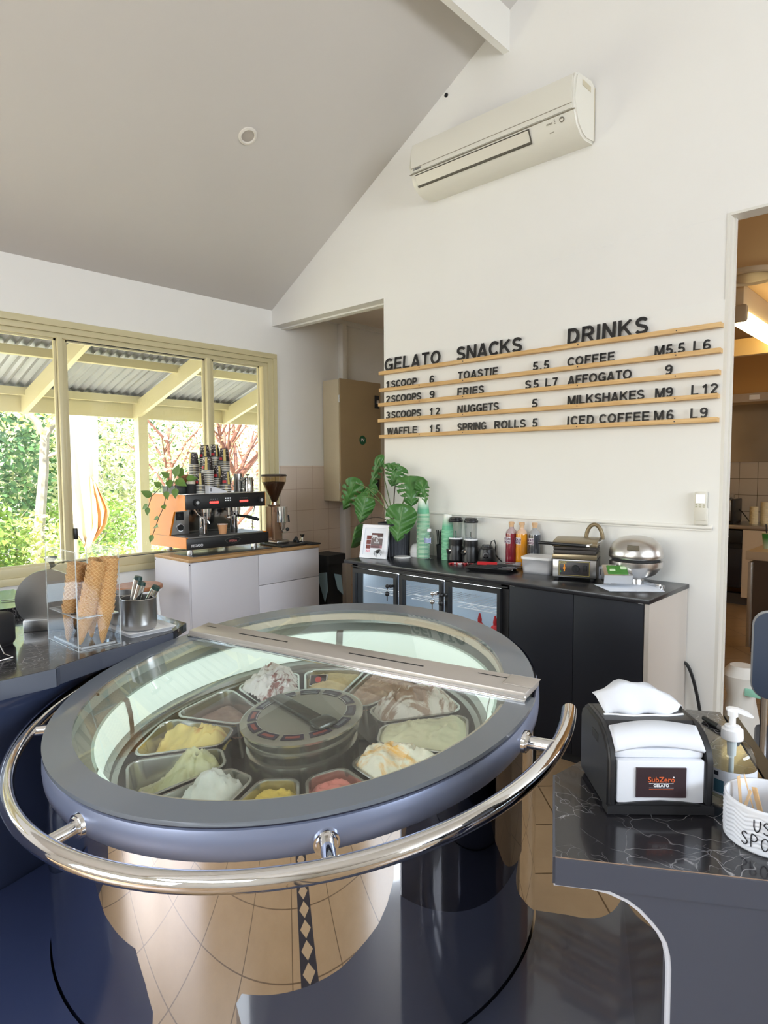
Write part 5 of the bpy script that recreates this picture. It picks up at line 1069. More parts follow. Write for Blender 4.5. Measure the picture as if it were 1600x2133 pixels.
place_leaf(.17, .052, SL1[1:4], (.235, .02, .535), (.06, -.02, -.14), (.75, -.6, .3), .10, rt, mid=(.15, .0, .38))
place_leaf(.235, .112, SL2, (.199, -.14, .355), (.0, -.05, -.215), (.64, -.76, .30), .05, rt, r=.006, mid=(.08, -.05, .40), curl=.06)
place_leaf(.17, .042, [], (-.315, -.07, .195), (-.04, -.03, -.17), (.3, -.9, .25), .05, rt, stemd, .004, mid=(-.16, -.02, .33), curl=.5)
obj('string', MB().tube([(-.055, -.045, .42), (-.04, -.06, .47), (-.07, -.06, .43), (-.05, -.05, .38), (-.062, -.055, .30)], .0016, 5), M('string_tan', S(190, 160, 134), .8), t)
# bowls, lid, paper cups, water, straws
wb = M('bowl_white', S(240, 238, 236), .35)
b = MB(); b.lathe([(0, .0), (.058, .0), (.060, .004), (.054, .010), (0, .012)], 32); tag(obj('lid', b, wb, None, (-2.945, 3.36, CT)), 'flat round white lid lying in front of the upturned bowls', 'lid')
b = MB(); b.lathe([(.052, 0), (.054, .003), (.053, .008), (.050, .030), (.042, .050), (.026, .062), (0, .065), (0, .062), (.024, .059), (.040, .047), (.048, .028), (.050, .0), (.052, 0)], 32); bowl0 = obj('bowl', b, wb, None, (-2.90, 3.475, CT)); tag(bowl0, 'upturned white bowl, 1st from the counter in its stack', 'bowl', 'upturned bowls by the cups')
for k in range(1, 4): o = bowl0.copy(); C.objects.link(o); o.location = (-2.90, 3.475, CT + .010 * k); o['label'] = 'upturned white bowl, %s from the counter in its stack' % nth(k + 1)
def cupmat(name, top, bot, z0, z1):
    m = M(name, top, .45); x, y, z = sep(m, coords(m)); mr = m.node_tree.nodes.new('ShaderNodeMapRange'); m.node_tree.links.new(z, mr.inputs[0]); mr.inputs[1].default_value = z0; mr.inputs[2].default_value = z1
    m.node_tree.links.new(mix(m, mr.outputs[0], bot, top), nodes(m)[2].inputs['Base Color']); return m
grn = cupmat('cup_green_fade', S(238, 240, 230), S(104, 182, 142), .035, .10); rimm = M('cup_rim', S(206, 226, 200), .4); rimb = M('cup_rim_mint', S(160, 214, 178), .4)
def papercup(rt_, rb, h):  # upside down: rim at the bottom
    return MB().lathe([(rt_ - .002, .0), (rt_ + .0028, .001), (rt_ + .003, .0045), (rt_, .0065), (rb, h), (rb - .006, h), (rb - .007, h - .005), (0, h - .005)], 30)
def stack(x, y, n, step, rt_, rb, h, where, mat, group, cat='cup', name='paper_cup', rims=None, colr='green'):
    c0 = None
    for k in range(n):
        lab = '%s paper cup, %s from the counter in the %s' % (colr, nth(k + 1), where)
        if c0 is None:
            c0 = thing(name, lab, cat, (x, y, CT), 0, group); obj('cup_wall', papercup(rt_, rb, h), mat, c0); obj('rim', MB().lathe([(rt_ - .001, .0), (rt_ + .0034, .0008), (rt_ + .0036, .0045), (rt_ - .0005, .0062)], 30), rims or rimm, c0)
        else: dup(c0, (x + random.uniform(-.001, .001), y, CT + step * k), lab)
stack(-2.832, 3.455, 34, .0092, .0435, .031, .118, 'tall stack left of the water bottle', grn, 'mint paper cups in stacks')
stack(-2.655, 3.50, 24, .0085, .039, .028, .112, 'shorter stack right of the water bottle', grn, 'mint paper cups in stacks', rims=rimb)
t = thing('water_bottle', 'crumpled clear water bottle with blue label between the cup stacks', 'bottle', (-2.735, 3.40, CT)); pr = [(0, 0), (.030, .0), (.033, .006)]
for k in range(9): pr += [(.0335, .012 + .0125 * k), (.0315, .018 + .0125 * k)]
obj('bottle_body', MB().lathe(pr + [(.034, .128), (.034, .150), (.030, .170), (.015, .192), (.012, .196)], 28), glass('pet_clear', (.95, .965, .98), .03, 1.5), t); obj('bottle_cap', MB().cyl((0, 0, .194), (0, 0, .212), .0145, n=20), white, t); obj('bottle_label', MB().lathe([(.0345, .118), (.0345, .150)], 24, a0=R(180), a1=R(330)), noisy('water_label', S(60, 92, 170), S(206, 214, 232), 46, .4), t)
t = thing('straw_holder', 'bundle of black straws standing behind the water bottle', 'straws', (-2.752, 3.555, CT)); b = MB()
for k in range(22): a, r = random.uniform(0, 2 * PI), random.uniform(0, .022); obj('straw', MB().tube([(r * math.cos(a), r * math.sin(a) * .6, .02), (r * 1.7 * math.cos(a), r * 1.0 * math.sin(a), .185 + random.uniform(-.008, .012))], .0032, 6), black, t)
obj('cup', MB().lathe([(0, 0), (.03, 0), (.034, .09), (.032, .09), (.028, .004), (0, .004)], 20), blackm, t)
# blenders
jar = glass('blender_glass', (.97, .98, .98), .0, 1.45)
def blender(x, y, lab, rz):
    t = thing('blender', lab, 'blender', (x, y, CT), rz, 'small black blenders'); bb = M('blender_black', (.014, .014, .015), .35)
    obj('base', MB().lathe([(0, 0), (.052, 0), (.057, .006), (.056, .05), (.050, .095), (.047, .105), (.049, .112), (.049, .142), (.044, .146), (0, .146)], 36), bb, t)
    obj('dial', MB().cyl((0, -.050, .068), (0, -.064, .066), .020, .019, 24).cyl((0, -.064, .066), (0, -.066, .066), .013, n=20, mi=1), [chrome, black], t, label='chrome ringed speed dial')
    obj('jar', MB().lathe([(.036, .146), (.038, .15), (.044, .262), (.0455, .268), (.042, .268), (.036, .155), (0, .15)], 30), jar, t); obj('blade', MB().box(-.014, .014, -.003, .003, .158, .162).box(-.003, .003, -.003, .003, .148, .2), steelb, t)
    obj('jar_handle', MB().tube([(-.038, -.01, .235), (-.058, -.014, .225), (-.058, -.014, .185), (-.037, -.01, .172)], .005, 10), jar, t); obj('jar_lid', MB().lathe([(.047, .262), (.049, .266), (.048, .276), (.040, .280), (.040, .290), (.034, .294), (0, .294)], 30), bb, t)
    obj('collar', MB().lathe([(.045, .146), (.046, .152), (.042, .156)], 30), white, t); return t
blender(-2.585, 3.50, 'black blender with glass jar right beside the short green cup stack', R(-20)); blender(-2.465, 3.505, 'black blender with glass jar, next to the jarless blender base', R(-20))
t = thing('blender', 'black blender base without jar, its cord looped behind', 'blender', (-2.345, 3.515, CT), R(28), 'small black blenders')
obj('base', MB().lathe([(0, 0), (.054, 0), (.058, .006), (.057, .05), (.050, .095), (.040, .10), (.040, .112), (.030, .113), (.028, .122), (0, .122)], 36), M('blender_black', (0, 0, 0)), t); obj('dial', MB().cyl((0, -.052, .062), (0, -.066, .060), .020, .019, 24).cyl((0, -.066, .060), (0, -.068, .060), .013, n=20, mi=1), [chrome, black], t); obj('coupling', MB().box(-.03, -.015, -.008, .008, .11, .122).box(.015, .03, -.008, .008, .11, .122).box(-.008, .008, .015, .03, .11, .122), black, t)
obj('cord', MB().tube([(.02, .03, .11), (.025, .035, .14), (.045, .035, .15), (.055, .035, .12), (.05, .03, .06), (.075, .02, .03), (.10, .0, .01)], .004, 8), black, t)
# candy in twisted wrappers
cm = [M('candy_red', S(176, 34, 42), .35), M('candy_white', S(236, 226, 226), .35), M('candy_brown', S(70, 36, 34), .4)]
for k in range(30):
    u = k / 29; x = -2.50 + .20 * u + random.uniform(-.012, .012); y = 3.345 + .085 * u + random.uniform(-.018, .018); c = cm[random.choice((0, 0, 1, 2))]
    if k == 0 or (c.name not in _sc):
        o = obj('wrapped_sweet', MB().box(-.009, .009, -.006, .006, 0, .010, .003).cyl((.008, 0, .005), (.017, 0, .005), .002, .006, 8).cyl((-.008, 0, .005), (-.017, 0, .005), .002, .006, 8), c); _sc[c.name] = o
    else: o = _sc[c.name].copy(); C.objects.link(o)
    o.location = (x, y, CT); o.rotation_euler = (0, 0, random.uniform(0, 6)); tag(o, {'candy_red': 'red', 'candy_white': 'white', 'candy_brown': 'dark'}[c.name] + ' wrapped sweet, %s from the left in the row before the blenders' % nth(k + 1), 'sweet', 'wrapped sweets on the worktop')
# tray with tongs
t = thing('baking_tray', 'black oven tray holding red tongs and dark utensils', 'tray', (-2.165, 3.31, CT), R(14)); P0 = rrect(.27, .21, .02)
b = MB(); b.prism([(p[0] * .9, p[1] * .9) for p in P0], .004, .007); r0 = [b.bm.verts.new((p[0] * .9, p[1] * .9, .006)) for p in P0]; r1 = [b.bm.verts.new((p[0], p[1], .024)) for p in P0]; r2 = [b.bm.verts.new((p[0] * 1.06, p[1] * 1.06, .023)) for p in P0]; r3 = [b.bm.verts.new((p[0] * .91, p[1] * .91, .002)) for p in P0]
for A, B2 in ((r0, r1), (r1, r2), (r2, r3)):
    for i in range(len(A)): b.bm.faces.new((A[i], A[(i + 1) % len(A)], B2[(i + 1) % len(A)], B2[i]))
obj('tray_body', b, M('tray_black', (.012, .012, .012), .4), t)
red = M('tong_red', S(196, 30, 36), .35)
t = thing('tongs', 'red handled steel tongs lying across the black tray', 'tongs', (-2.17, 3.33, CT + .028), R(26)); obj('handle', MB().slab([(-.10, -.012), (.02, -.007), (.02, .007), (-.10, .012)], (0, 0, 0), (1, 0, 0), (0, 1, 0), (0, 0, 1), .018), red, t); obj('arm', MB().box(.02, .15, -.008, .008, .006, .010).box(.02, .15, -.010, .006, .016, .020), steelb, t); obj('tip', MB().box(.13, .165, -.014, .014, .004, .022, .004), M('tip_grey', S(150, 140, 140), .5), t)
for i in range(4):
    t = thing('utensil', ('nearest', 'second', 'third', 'farthest')[i] + ' dark handled utensil on the black tray, counted from its front edge', 'utensil', (-2.15 + .012 * i, 3.25 + .026 * i, CT + .010 + .004 * i), R(22 + 3 * i), 'utensils on the black tray'); obj('handle', MB().box(-.09, .03, -.006, .006, 0, .012, .003), blackm, t); obj('blade', MB().box(.03, .14, -.007, .007, .004, .007), [steelb, M('blade_dark', S(60, 56, 58), .3)][i % 2], t)
# syrup bottles
cork = M('cork', S(206, 168, 128), .7)
for i, (x, y, c, lab) in enumerate(((-2.158, 3.51, S(128, 24, 44), 'dark red syrup bottle'), (-2.085, 3.512, S(214, 140, 22), 'amber orange syrup bottle'), (-2.005, 3.53, S(58, 62, 70), 'charcoal grey syrup bottle'))):
    t = thing('syrup_bottle', lab + ' with wooden stopper at the back of the worktop', 'bottle', (x, y, CT), R(-8), 'syrup bottles'); bmx = M('syrup_%d' % i, c, .12, coat=.5)
    obj('bottle_body', MB().lathe([(0, 0), (.033, 0), (.036, .004), (.036, .205), (.035, .212)], 30), bmx, t); obj('shoulder', MB().lathe([(.035, .212), (.032, .224), (.022, .236), (.015, .241), (.0145, .252), (0, .252)], 30), M('shoulder_%d' % i, tuple(.55 * v + .32 for v in c), .15, coat=.4), t)
    obj('stopper', MB().lathe([(.0145, .250), (.0145, .266), (.018, .267), (.018, .282), (.016, .284), (0, .284)], 20), cork, t)
    lb = obj('bottle_label', MB().lathe([(.0364, .148), (.0364, .190)], 16, a0=R(-135), a1=R(-60)), M('syrup_label', S(220, 214, 220), .5), t)
    for j, bd in enumerate(('LOUD', 'BOYS')): text('label_words', bd, .019, M('label_purple', S(96, 40, 84), .5), lb, (-.003, -.0372, .171 - .018 * j), (R(90), 0, R(-4)), .0003)
# plastic tub
frost = M('tub_frosted', S(206, 206, 212), .25); nodes(frost)[2].inputs['Alpha'].default_value = .5
t = thing('plastic_tub', 'clear plastic tub with white lid beside the waffle iron', 'tub', (-1.905, 3.42, CT), R(10)); b = MB(); A = rrect(.165, .15, .02); Bp = rrect(.18, .165, .024)
v0 = [b.bm.verts.new((*p, 0)) for p in A]; v1 = [b.bm.verts.new((*p, .085)) for p in Bp]
for i in range(len(A)): b.bm.faces.new((v0[i], v0[(i + 1) % len(A)], v1[(i + 1) % len(A)], v1[i]))
b.bm.faces.new(v0[::-1]); obj('tub_body', b, frost, t); obj('contents', MB().box(-.075, .075, -.068, .068, .003, .045, .012, 3).sphere((-.01, .0, .045), .055, .45), M('contents_white', S(240, 238, 238), .8), t); b = MB(); b.prism([(p[0] * 1.04, p[1] * 1.04) for p in Bp], .084, .098); obj('tub_lid', b, white, t)
# square waffle iron
t = thing('waffle_iron', 'square waffle iron with long handle, dial and orange lamp', 'waffle iron', (-1.66, 3.395, CT), R(20))
obj('base', MB().box(-.115, .115, -.12, .11, .018, .115, .002), steel, t, label='brushed steel base box')
obj('side', MB().box(.1155, .119, -.118, .108, .02, .113), M('iron_side', S(60, 50, 42), .3), t)
fp_ = obj('control_panel', MB().box(-.085, .085, -.124, -.119, .024, .11, .001), M('panel_dark', S(52, 48, 50), .35), t); obj('panel_line', MB().box(-.081, .081, -.125, -.1235, .028, .030).box(-.081, .081, -.125, -.1235, .104, .106).box(-.081, -.079, -.125, -.1235, .028, .106).box(.079, .081, -.125, -.1235, .028, .106), M('line_yellow', S(176, 160, 90), .5), fp_)
obj('dial', MB().cyl((.008, -.124, .068), (.008, -.145, .068), .021, .019, 26).box(.005, .011, -.15, -.144, .05, .086), blackm, fp_); obj('lamp', MB().cyl((-.052, -.124, .070), (-.052, -.132, .07), .007, n=16).box(-.0555, -.0485, -.1265, -.124, .05, .09), M('lamp_orange', S(226, 140, 36), .3), fp_); obj('power_switch', MB().box(.05, .068, -.130, -.124, .055, .088, .002), blackm, fp_); obj('green_light', MB().cyl((-.072, -.124, .05), (-.072, -.128, .05), .004, n=12), M('lamp_green', S(60, 150, 80), .3), fp_); text('panel_word', 'ROLLER', .011, M('line_yellow', (0, 0, 0)), fp_, (-.06, -.1247, .094), (R(90), 0, 0), .0002)
for x in (-.095, .095):
    for y in (-.10, .09): obj('foot', MB().cyl((x, y, 0), (x, y, .02), .011, .013, 14), blackm, t)
pl = M('cast_plate', S(66, 60, 56), .5, .2); brz = M('iron_bronze', S(150, 136, 110), .3, .7)
obj('lower_plate', MB().box(-.118, .118, -.122, .11, .118, .145, .004), brz, t); obj('grid_plate', MB().box(-.114, .114, -.118, .106, .146, .168, .004).box(-.114, .114, -.118, .106, .170, .186, .004), pl, t)
obj('top_lid', MB().box(-.120, .120, -.124, .112, .187, .205, .004).slab([(-.116, .205), (-.1, .216), (.09, .224), (.108, .205)], (-.118, 0, 0), (0, 1, 0), (0, 0, 1), (1, 0, 0), .236), brz, t)
obj('front_handle', MB().tube([(-.19, -.150, .208), (.07, -.165, .200)], .009, 12), black, t); obj('handle_arm', MB().tube([(.07, -.165, .200), (.085, -.168, .199)], .010, 10).tube([(.075, -.163, .201), (.125, .0, .207), (.128, .11, .212)], .006, 8), steelb, t)
b = MB(); b.tube([(.01 + .045 * math.cos(R(a)), .05 - .0 * a, .222 + .085 * math.sin(R(a))) for a in range(0, 181, 12)], .0115, 12); obj('loop_handle', b.xf(Matrix.Translation((.075, .05, -.012))), M('spring_handle', S(128, 112, 84), .4, .5), t)
obj('timer', MB().box(.13, .175, -.14, -.115, .02, .09, .006).box(.138, .168, -.1425, -.139, .045, .078, mi=1), [M('timer_grey', S(110, 112, 122), .4), blackm], t, label='small grey digital timer stuck on the side')
# round waffle iron
t = thing('round_waffle_iron', 'round domed steel waffle iron on black feet by the paper', 'waffle iron', (-1.335, 3.42, CT), R(24))
obj('dome', MB().lathe([(.134, .142), (.138, .148), (.138, .162), (.132, .190), (.114, .222), (.082, .246), (.035, .257), (0, .258)], 48), M('satin_steel', (.62, .60, .58), .3, 1), t); obj('lower_pan', MB().lathe([(0, .028), (.05, .03), (.10, .055), (.130, .09), (.135, .102), (.135, .126), (.13, .128), (0, .128)], 48), M('satin_steel', (0, 0, 0)), t); obj('gap', MB().lathe([(.122, .127), (.122, .143)], 40), blackm, t)
obj('handle', MB().slab([(-.03, -.15), (.03, -.15), (.022, -.05), (.0, -.02), (-.022, -.05)], (-.02, .01, .232), (1, 0, 0), (0, 1, .25), (0, 0, 1), .016), M('handle_bronze', S(120, 112, 96), .4, .6), t)
obj('leg', MB().cyl((0, 0, 0), (0, 0, .04), .05, .04, 20), steel, t)
for a in (200, 320, 80): obj('foot', MB().tube([(0, 0, .018), (.15 * math.cos(R(a)), .15 * math.sin(R(a)), .010)], .008, 8).cyl((.15 * math.cos(R(a)), .15 * math.sin(R(a)), 0), (.15 * math.cos(R(a)), .15 * math.sin(R(a)), .012), .022, n=18), [steelb], t)
mt = Matrix.Translation((-.02, .03, 0)) @ Matrix.Rotation(R(10), 4, 'Z') @ Matrix.Translation((-.105, -.02, 0))
cb = obj('control_box', MB().slab([(-.16, .022), (-.18, .068), (-.10, .112), (-.085, .03)], (-.07, 0, 0), (0, 1, 0), (0, 0, 1), (1, 0, 0), .14).xf(mt), steelb, t); obj('display', MB().slab([(-.172, .0725), (-.171, .0755), (-.109, .1100), (-.110, .1070)], (-.05, 0, 0), (0, 1, 0), (0, 0, 1), (1, 0, 0), .10).xf(mt), M('display_green', S(64, 124, 48), .3), cb)
obj('display_icons', MB().slab(rrect(.028, .018, .004), (-.025, -.146, .0905), (1, 0, 0), (0, .876, .48), (0, -.48, .876), .0015).slab(rrect(.030, .024, .004), (.032, -.130, .0993), (1, 0, 0), (0, .876, .48), (0, -.48, .876), .0015).xf(mt), M('icons_pale', S(196, 220, 176), .4), cb)
tag(obj('paper_sheet', MB().slab([(-1.482, 3.239), (-1.343, 3.112), (-1.132, 3.28), (-1.155, 3.315), (-1.273, 3.46)], (0, 0, CT + .001), (1, 0, 0), (0, 1, 0), (0, 0, 1), .0012), M('paper_white', S(0, 0, 0))), 'white paper sheet lying on the right end of the worktop', 'paper')
# kitchen drink cup (right way up, on the kitchen fridge)
kc = [o for o in C.objects if o.name.startswith('drink_cup')][0]
obj('cup_wall', MB().lathe([(0, 0), (.031, 0), (.045, .125), (.043, .125), (.029, .006), (0, .006)], 28), cupmat('cup_kitchen_fade', S(60, 150, 70), S(206, 226, 200), .02, .09), kc); obj('rim', MB().lathe([(.043, .123), (.047, .123), (.047, .129), (.043, .129)], 28).lathe([(.043, .124), (0, .124)], 28), M('cup_cream', S(0, 0, 0)), kc); obj('straw', MB().tube([(-.005, 0, .06), (-.018, 0, .20)], .005, 8), black, kc)
# ================================================================== COFFEE STATION
CZ = .92
t = thing('coffee_cabinet', 'white cabinet with oak top carrying the coffee machine', 'cabinet', (-4.225, 2.91, 0))
obj('oak_top', MB().box(-.24, .243, -.60, .60, .898, .92, .002), oak, t); obj('carcass', MB().box(-.235, .215, -.592, .592, .0, .898), whitel, t)
obj('side_panel', MB().box(-.236, .236, -.598, -.582, 0, .898), whitel, t)
for y0, y1, z0, z1 in ((-.58, -.012, .05, .893),): obj('door', MB().box(.216, .235, y0, y1, z0, z1, .001), whitel, t)
obj('drawer', MB().box(.216, .235, -.008, .595, .66, .893, .001), whitel, t); obj('door', MB().box(.216, .235, -.008, .595, .05, .656, .001), whitel, t)
obj('screw', MB().cyl((.2362, -.59, .882), (.2372, -.59, .882), .004, n=8).cyl((-.225, -.5982, .882), (-.225, -.599, .882), .004, n=8), blackm, t)
# coffee machine; local x = out of wall (front +), y along the wall, z up
ora = noisy('machine_orange', S(224, 128, 0), S(214, 118, 0), 3, .34, coat=.1)
mk = thing('coffee_machine', 'orange sided two group espresso machine with black front panels', 'coffee machine', (-4.13, 2.38, CZ))
y1_ = .70
for y in (0,):
    obj('side_panel', MB().slab([(-.52, .05), (0, .055), (0, .135), (-.235, .135), (-.16, .315), (-.005, .33), (-.005, .44), (-.50, .445), (-.535, .40)], (0, y, 0), (1, 0, 0), (0, 0, 1), (0, 1, 0), .014), ora, mk)
obj('side_panel', MB().slab([(-.52, .05), (0, .055), (0, .135), (-.50, .135), (-.50, .335), (-.005, .335), (-.005, .44), (-.52, .44)], (0, y1_ - .012, 0), (1, 0, 0), (0, 0, 1), (0, 1, 0), .014), ora, mk)
obj('side_seam', MB().box(-.52, -.001, -.0006, .001, .133, .137), M('seam_orange', S(160, 88, 10), .4), mk)
obj('rear_body', MB().box(-.51, -.30, .014, .61, .135, .335).box(-.51, -.30, .014, y1_ - .014, .335, .435).box(-.51, -.30, .014, y1_ - .014, .06, .134), steel, mk); obj('base_tray', MB().box(-.30, -.01, .012, y1_ - .002, .055, .128), steel, mk)
obj('lower_front', MB().box(-.012, .006, .002, y1_ + .022, .045, .128, .006), black, mk); obj('upper_front', MB().box(-.03, .002, .004, y1_ - .004, .335, .442, .006), black, mk); obj('upper_body', MB().box(-.30, -.03, .012, y1_ - .014, .335, .435), steelb, mk)
obj('front_lip', MB().box(-.02, .004, .004, y1_ - .004, .441, .449, .002), steelb, mk); obj('cup_tray', MB().box(-.50, -.02, .01, y1_ - .01, .436, .446), steel, mk)
obj('drip_grille', MB().box(-.26, -.014, .03, y1_ - .02, .128, .136).box(-.25, -.02, .05, y1_ - .04, .1362, .1368, mi=1), [steel, M('grille_dark', S(70, 68, 66), .4, .8)], mk)
obj('back_splash', MB().slab([(-.30, .135), (-.29, .135), (-.255, .335), (-.27, .335)], (0, .014, 0), (1, 0, 0), (0, 0, 1), (0, 1, 0), .60), noisy('splash_mirror', (.62, .62, .62), (.5, .5, .5), 4, .12, 1), mk)
obj('side_insert', MB().slab([(-.235, .137), (-.012, .137), (-.012, .333), (-.165, .318)], (0, .016, 0), (1, 0, 0), (0, 0, 1), (0, 1, 0), .004), noisy('insert_steel', (.6, .6, .6), (.5, .5, .5), 4, .25, 1), mk) if False else None
obj('gauge_plate', MB().box(-.252, -.246, .02, .17, .14, .335), steel, mk)
b = MB(); b.box(-.246, -.238, .065, .125, .245, .305, .003); b.box(-.238, -.236, .08, .095, .27, .295, mi=1); obj('switch_plate', b, [blackm, M('switch_dark', S(44, 44, 46), .4)], mk)
obj('pressure_gauge', MB().cyl((-.246, .095, .19), (-.236, .095, .19), .030, n=24).cyl((-.236, .095, .19), (-.2355, .095, .19), .024, n=24, mi=1), [chrome, M('gauge_black', S(30, 30, 32), .3)], mk)
redg = M('display_red', (.8, .02, .02), .4, emis=3, emc=(1, .05, .04)); lit = M('button_white', S(235, 235, 240), .4, emis=.5, emc=(1, 1, 1))
for y in (.235, .495):
    b = MB()
    for k in range(5): b.cyl((.002, y - .030 + .015 * k, .381), (.0035, y - .030 + .015 * k, .381), .0085, n=14)
    obj('display', b, redg, mk); b = MB()
    for k in range(4): b.box(.002, .003, y - .03 + .018 * k, y - .024 + .018 * k, .402, .407)
    obj('display_icon', b, M('icon_dim', S(130, 130, 135), .5), mk)
b = MB()
for k in range(3):
    for z in (.388, .404): b.box(.002, .004, .328 + .02 * k, .338 + .02 * k, z, z + .008, .001)
obj('button', b, lit, mk)
for y in (.085, .645): obj('steam_knob', MB().cyl((.0, y, .385), (.025, y, .385), .026, .024, 22).cyl((.025, y, .385), (.028, y, .385), .012, n=14, mi=1), [blackm, M('knob_mark', S(190, 190, 190), .4)], mk)
for y in (.265, .525):
    g = obj('group_head', MB().cyl((-.16, y, .335), (-.16, y, .30), .042, n=24).cyl((-.16, y, .30), (-.16, y, .268), .036, .034, 24).box(-.25, -.16, y - .03, y + .03, .29, .335, .006), chrome, mk)
    obj('portafilter', MB().cyl((-.16, y, .272), (-.16, y, .245), .034, .028, 24).tube([(-.16, y, .245), (-.155, y - .012, .230), (-.15, y - .02, .215)], .006, 8).tube([(-.16, y, .245), (-.155, y + .012, .230), (-.15, y + .02, .215)], .006, 8), chrome, g)
    if y > .4: obj('handle', MB().tube([(-.125, y + .01, .262), (-.06, y + .04, .255), (.0, y + .075, .240), (.025, y + .085, .232)], [.009, .012, .015, .013], 12), blackm, g)
for y, yy in ((.10, .175), (.63, .60)):
    obj('steam_wand', MB().tube([(-.05, y, .335), (-.045, y + (yy - y) * .3, .30), (-.04, yy, .255), (-.05, yy + .005, .15)], .0055, 8), chrome, mk)
obj('hot_water_spout', MB().cyl((-.06, .40, .335), (-.06, .40, .27), .009, n=12).sphere((-.06, .40, .258), .018, 1.), chrome, mk)
obj('maker_name', MB(), black, mk) if False else None
text('maker_name', 'PEGASO', .026, M('logo_silver', S(210, 210, 214), .3), mk, (.0068, .085, .066), (R(90), 0, R(90)), .0006)
bd = [(-.075, .008), (-.05, .020), (-.02, .024), (0, .030), (.02, .024), (.05, .020), (.075, .008), (.05, -.016), (.02, -.022), (0, -.026), (-.02, -.022), (-.05, -.016)]
bg_ = obj('badge', MB().slab(bd, (.006, .385, .087), (0, 1, 0), (0, 0, 1), (1, 0, 0), .003).slab([(p[0] * .84, p[1] * .78) for p in bd], (.0085, .385, .087), (0, 1, 0), (0, 0, 1), (1, 0, 0), .0012, mi=1), [steelb, black], mk)
text('badge_word', 'WEGA', .024, M('badge_red', S(196, 110, 104), .4), bg_, (.0099, .385, .078), (R(90), 0, R(90)), .0004)
for x, y in ((-.05, .06), (-.05, .62), (-.42, .10), (-.42, .60)): obj('foot', MB().cyl((x, y, .018), (x, y, .055), .022, .019, 20).cyl((x, y, .0), (x, y, .018), .024, n=20), [steelb], mk)
tag(obj('drip_mat', MB().box(-4.34, -4.075, 2.40, 3.10, CZ, CZ + .005, .001), M('mat_grey', S(70, 70, 72), .35, .4)), 'flat dark drip mat under the coffee machine front', 'mat')
b = MB(); P = papercup(.036, .026, .075); P.xf(Matrix.Rotation(PI, 4, 'X')); P.xf(Matrix.Translation((0, 0, .075)))
t = thing('coffee_cup', 'small kraft paper cup standing on the machine drip grille', 'cup', (-4.19, 2.722, CZ + .1368)); obj('cup_wall', P, M('kraft', S(206, 150, 104), .6), t); obj('rim', MB().lathe([(.034, .070), (.039, .0705), (.039, .0752), (.034, .0755)], 26), white, t)
for i, y in enumerate((2.60, 2.868)):
    t = thing('steam_pitcher', 'tall steel milk cup under the %s group of the machine' % ('left', 'right')[i], 'milk cup', (-4.245, y - .01, CZ + .1368), 0, 'milk cups under the groups'); obj('pitcher_body', MB().lathe([(0, 0), (.027, 0), (.029, .003), (.029, .135), (.027, .135), (.027, .006), (0, .006)], 28), chrome, t)
# cups on the machine
TZ = CZ + .446
cb_ = M('cup_black', (.022, .018, .017), .4); cw_ = M('cup_rim_white', S(226, 222, 214), .4); kraft = M('cup_strip', S(206, 184, 110), .6); redl = M('cup_red', S(186, 34, 44), .5)
ptn = M('cup_pattern', (.03, .026, .024), .45); NN, LL, BB = nodes(ptn); vo = NN.new('ShaderNodeTexVoronoi'); vo.inputs['Scale'].default_value = 85; LL.new(coords(ptn), vo.inputs['Vector'])
LL.new(ramp(ptn, vo.outputs['Distance'], ((.30, S(214, 200, 196)), (.36, S(40, 32, 30)))), BB.inputs['Base Color'])
k0 = None
spots = [(-4.47, 2.49, 15, .98, 'back left'), (-4.40, 2.60, 18, 1.1, 'second in the back row'), (-4.46, 2.71, 19, 1.0, 'third in the back row'), (-4.36, 2.745, 14, 1.05, 'back right'), (-4.30, 2.545, 8, .9, 'front left'), (-4.24, 2.600, 13, 1., 'tall front'), (-4.20, 2.715, 5, 1.05, 'front right'), (-4.28, 2.70, 9, 1.02, 'middle')]
spots = [(-4.48, 2.665, 18, .96, 'far left'), (-4.46, 2.750, 20, 1.05, 'tall back left'), (-4.48, 2.852, 22, 1.0, 'tallest back'), (-4.40, 2.885, 18, 1.06, 'back right'), (-4.25, 2.575, 6, .9, 'low front left'), (-4.30, 2.672, 13, 1.06, 'tall front middle'), (-4.22, 2.775, 5, 1.06, 'low front right'), (-4.31, 2.765, 9, 1.0, 'middle right')]
step = .0128
for x, y, n, sc_, nm in spots:
    for k in range(n):
        lab = 'black takeaway coffee cup, %s from the machine top in the %s stack' % (nth(k + 1), nm)
        if k0 is None:
            k0 = thing('takeaway_cup', lab, 'cup', (x, y, TZ), 0, 'black takeaway cups on the machine')
            obj('cup_wall', papercup(.040, .029, .105), cb_, k0); obj('rim', MB().lathe([(.0385, .0), (.0432, .0006), (.0434, .0052), (.0396, .0066)], 28), cw_, k0)
            obj('printed_band', MB().lathe([(.0362, .045), (.0300, .098)], 28), ptn, k0); obj('kraft_strip', MB().lathe([(.0402, .010), (.0303, .100)], 3, a0=R(-40), a1=R(-12)), kraft, k0); obj('red_label', MB().lathe([(.0398, .018), (.0374, .038)], 4, a0=R(-95), a1=R(-55)), redl, k0)
        else: dup(k0, (x, y, TZ + step * sc_ * k), lab, rz=R((-60, -20, 0, 60, 20, 10, 0, 30)[len(nm) % 8]) if k == n - 1 else 0, scale=(sc_,) * 3)
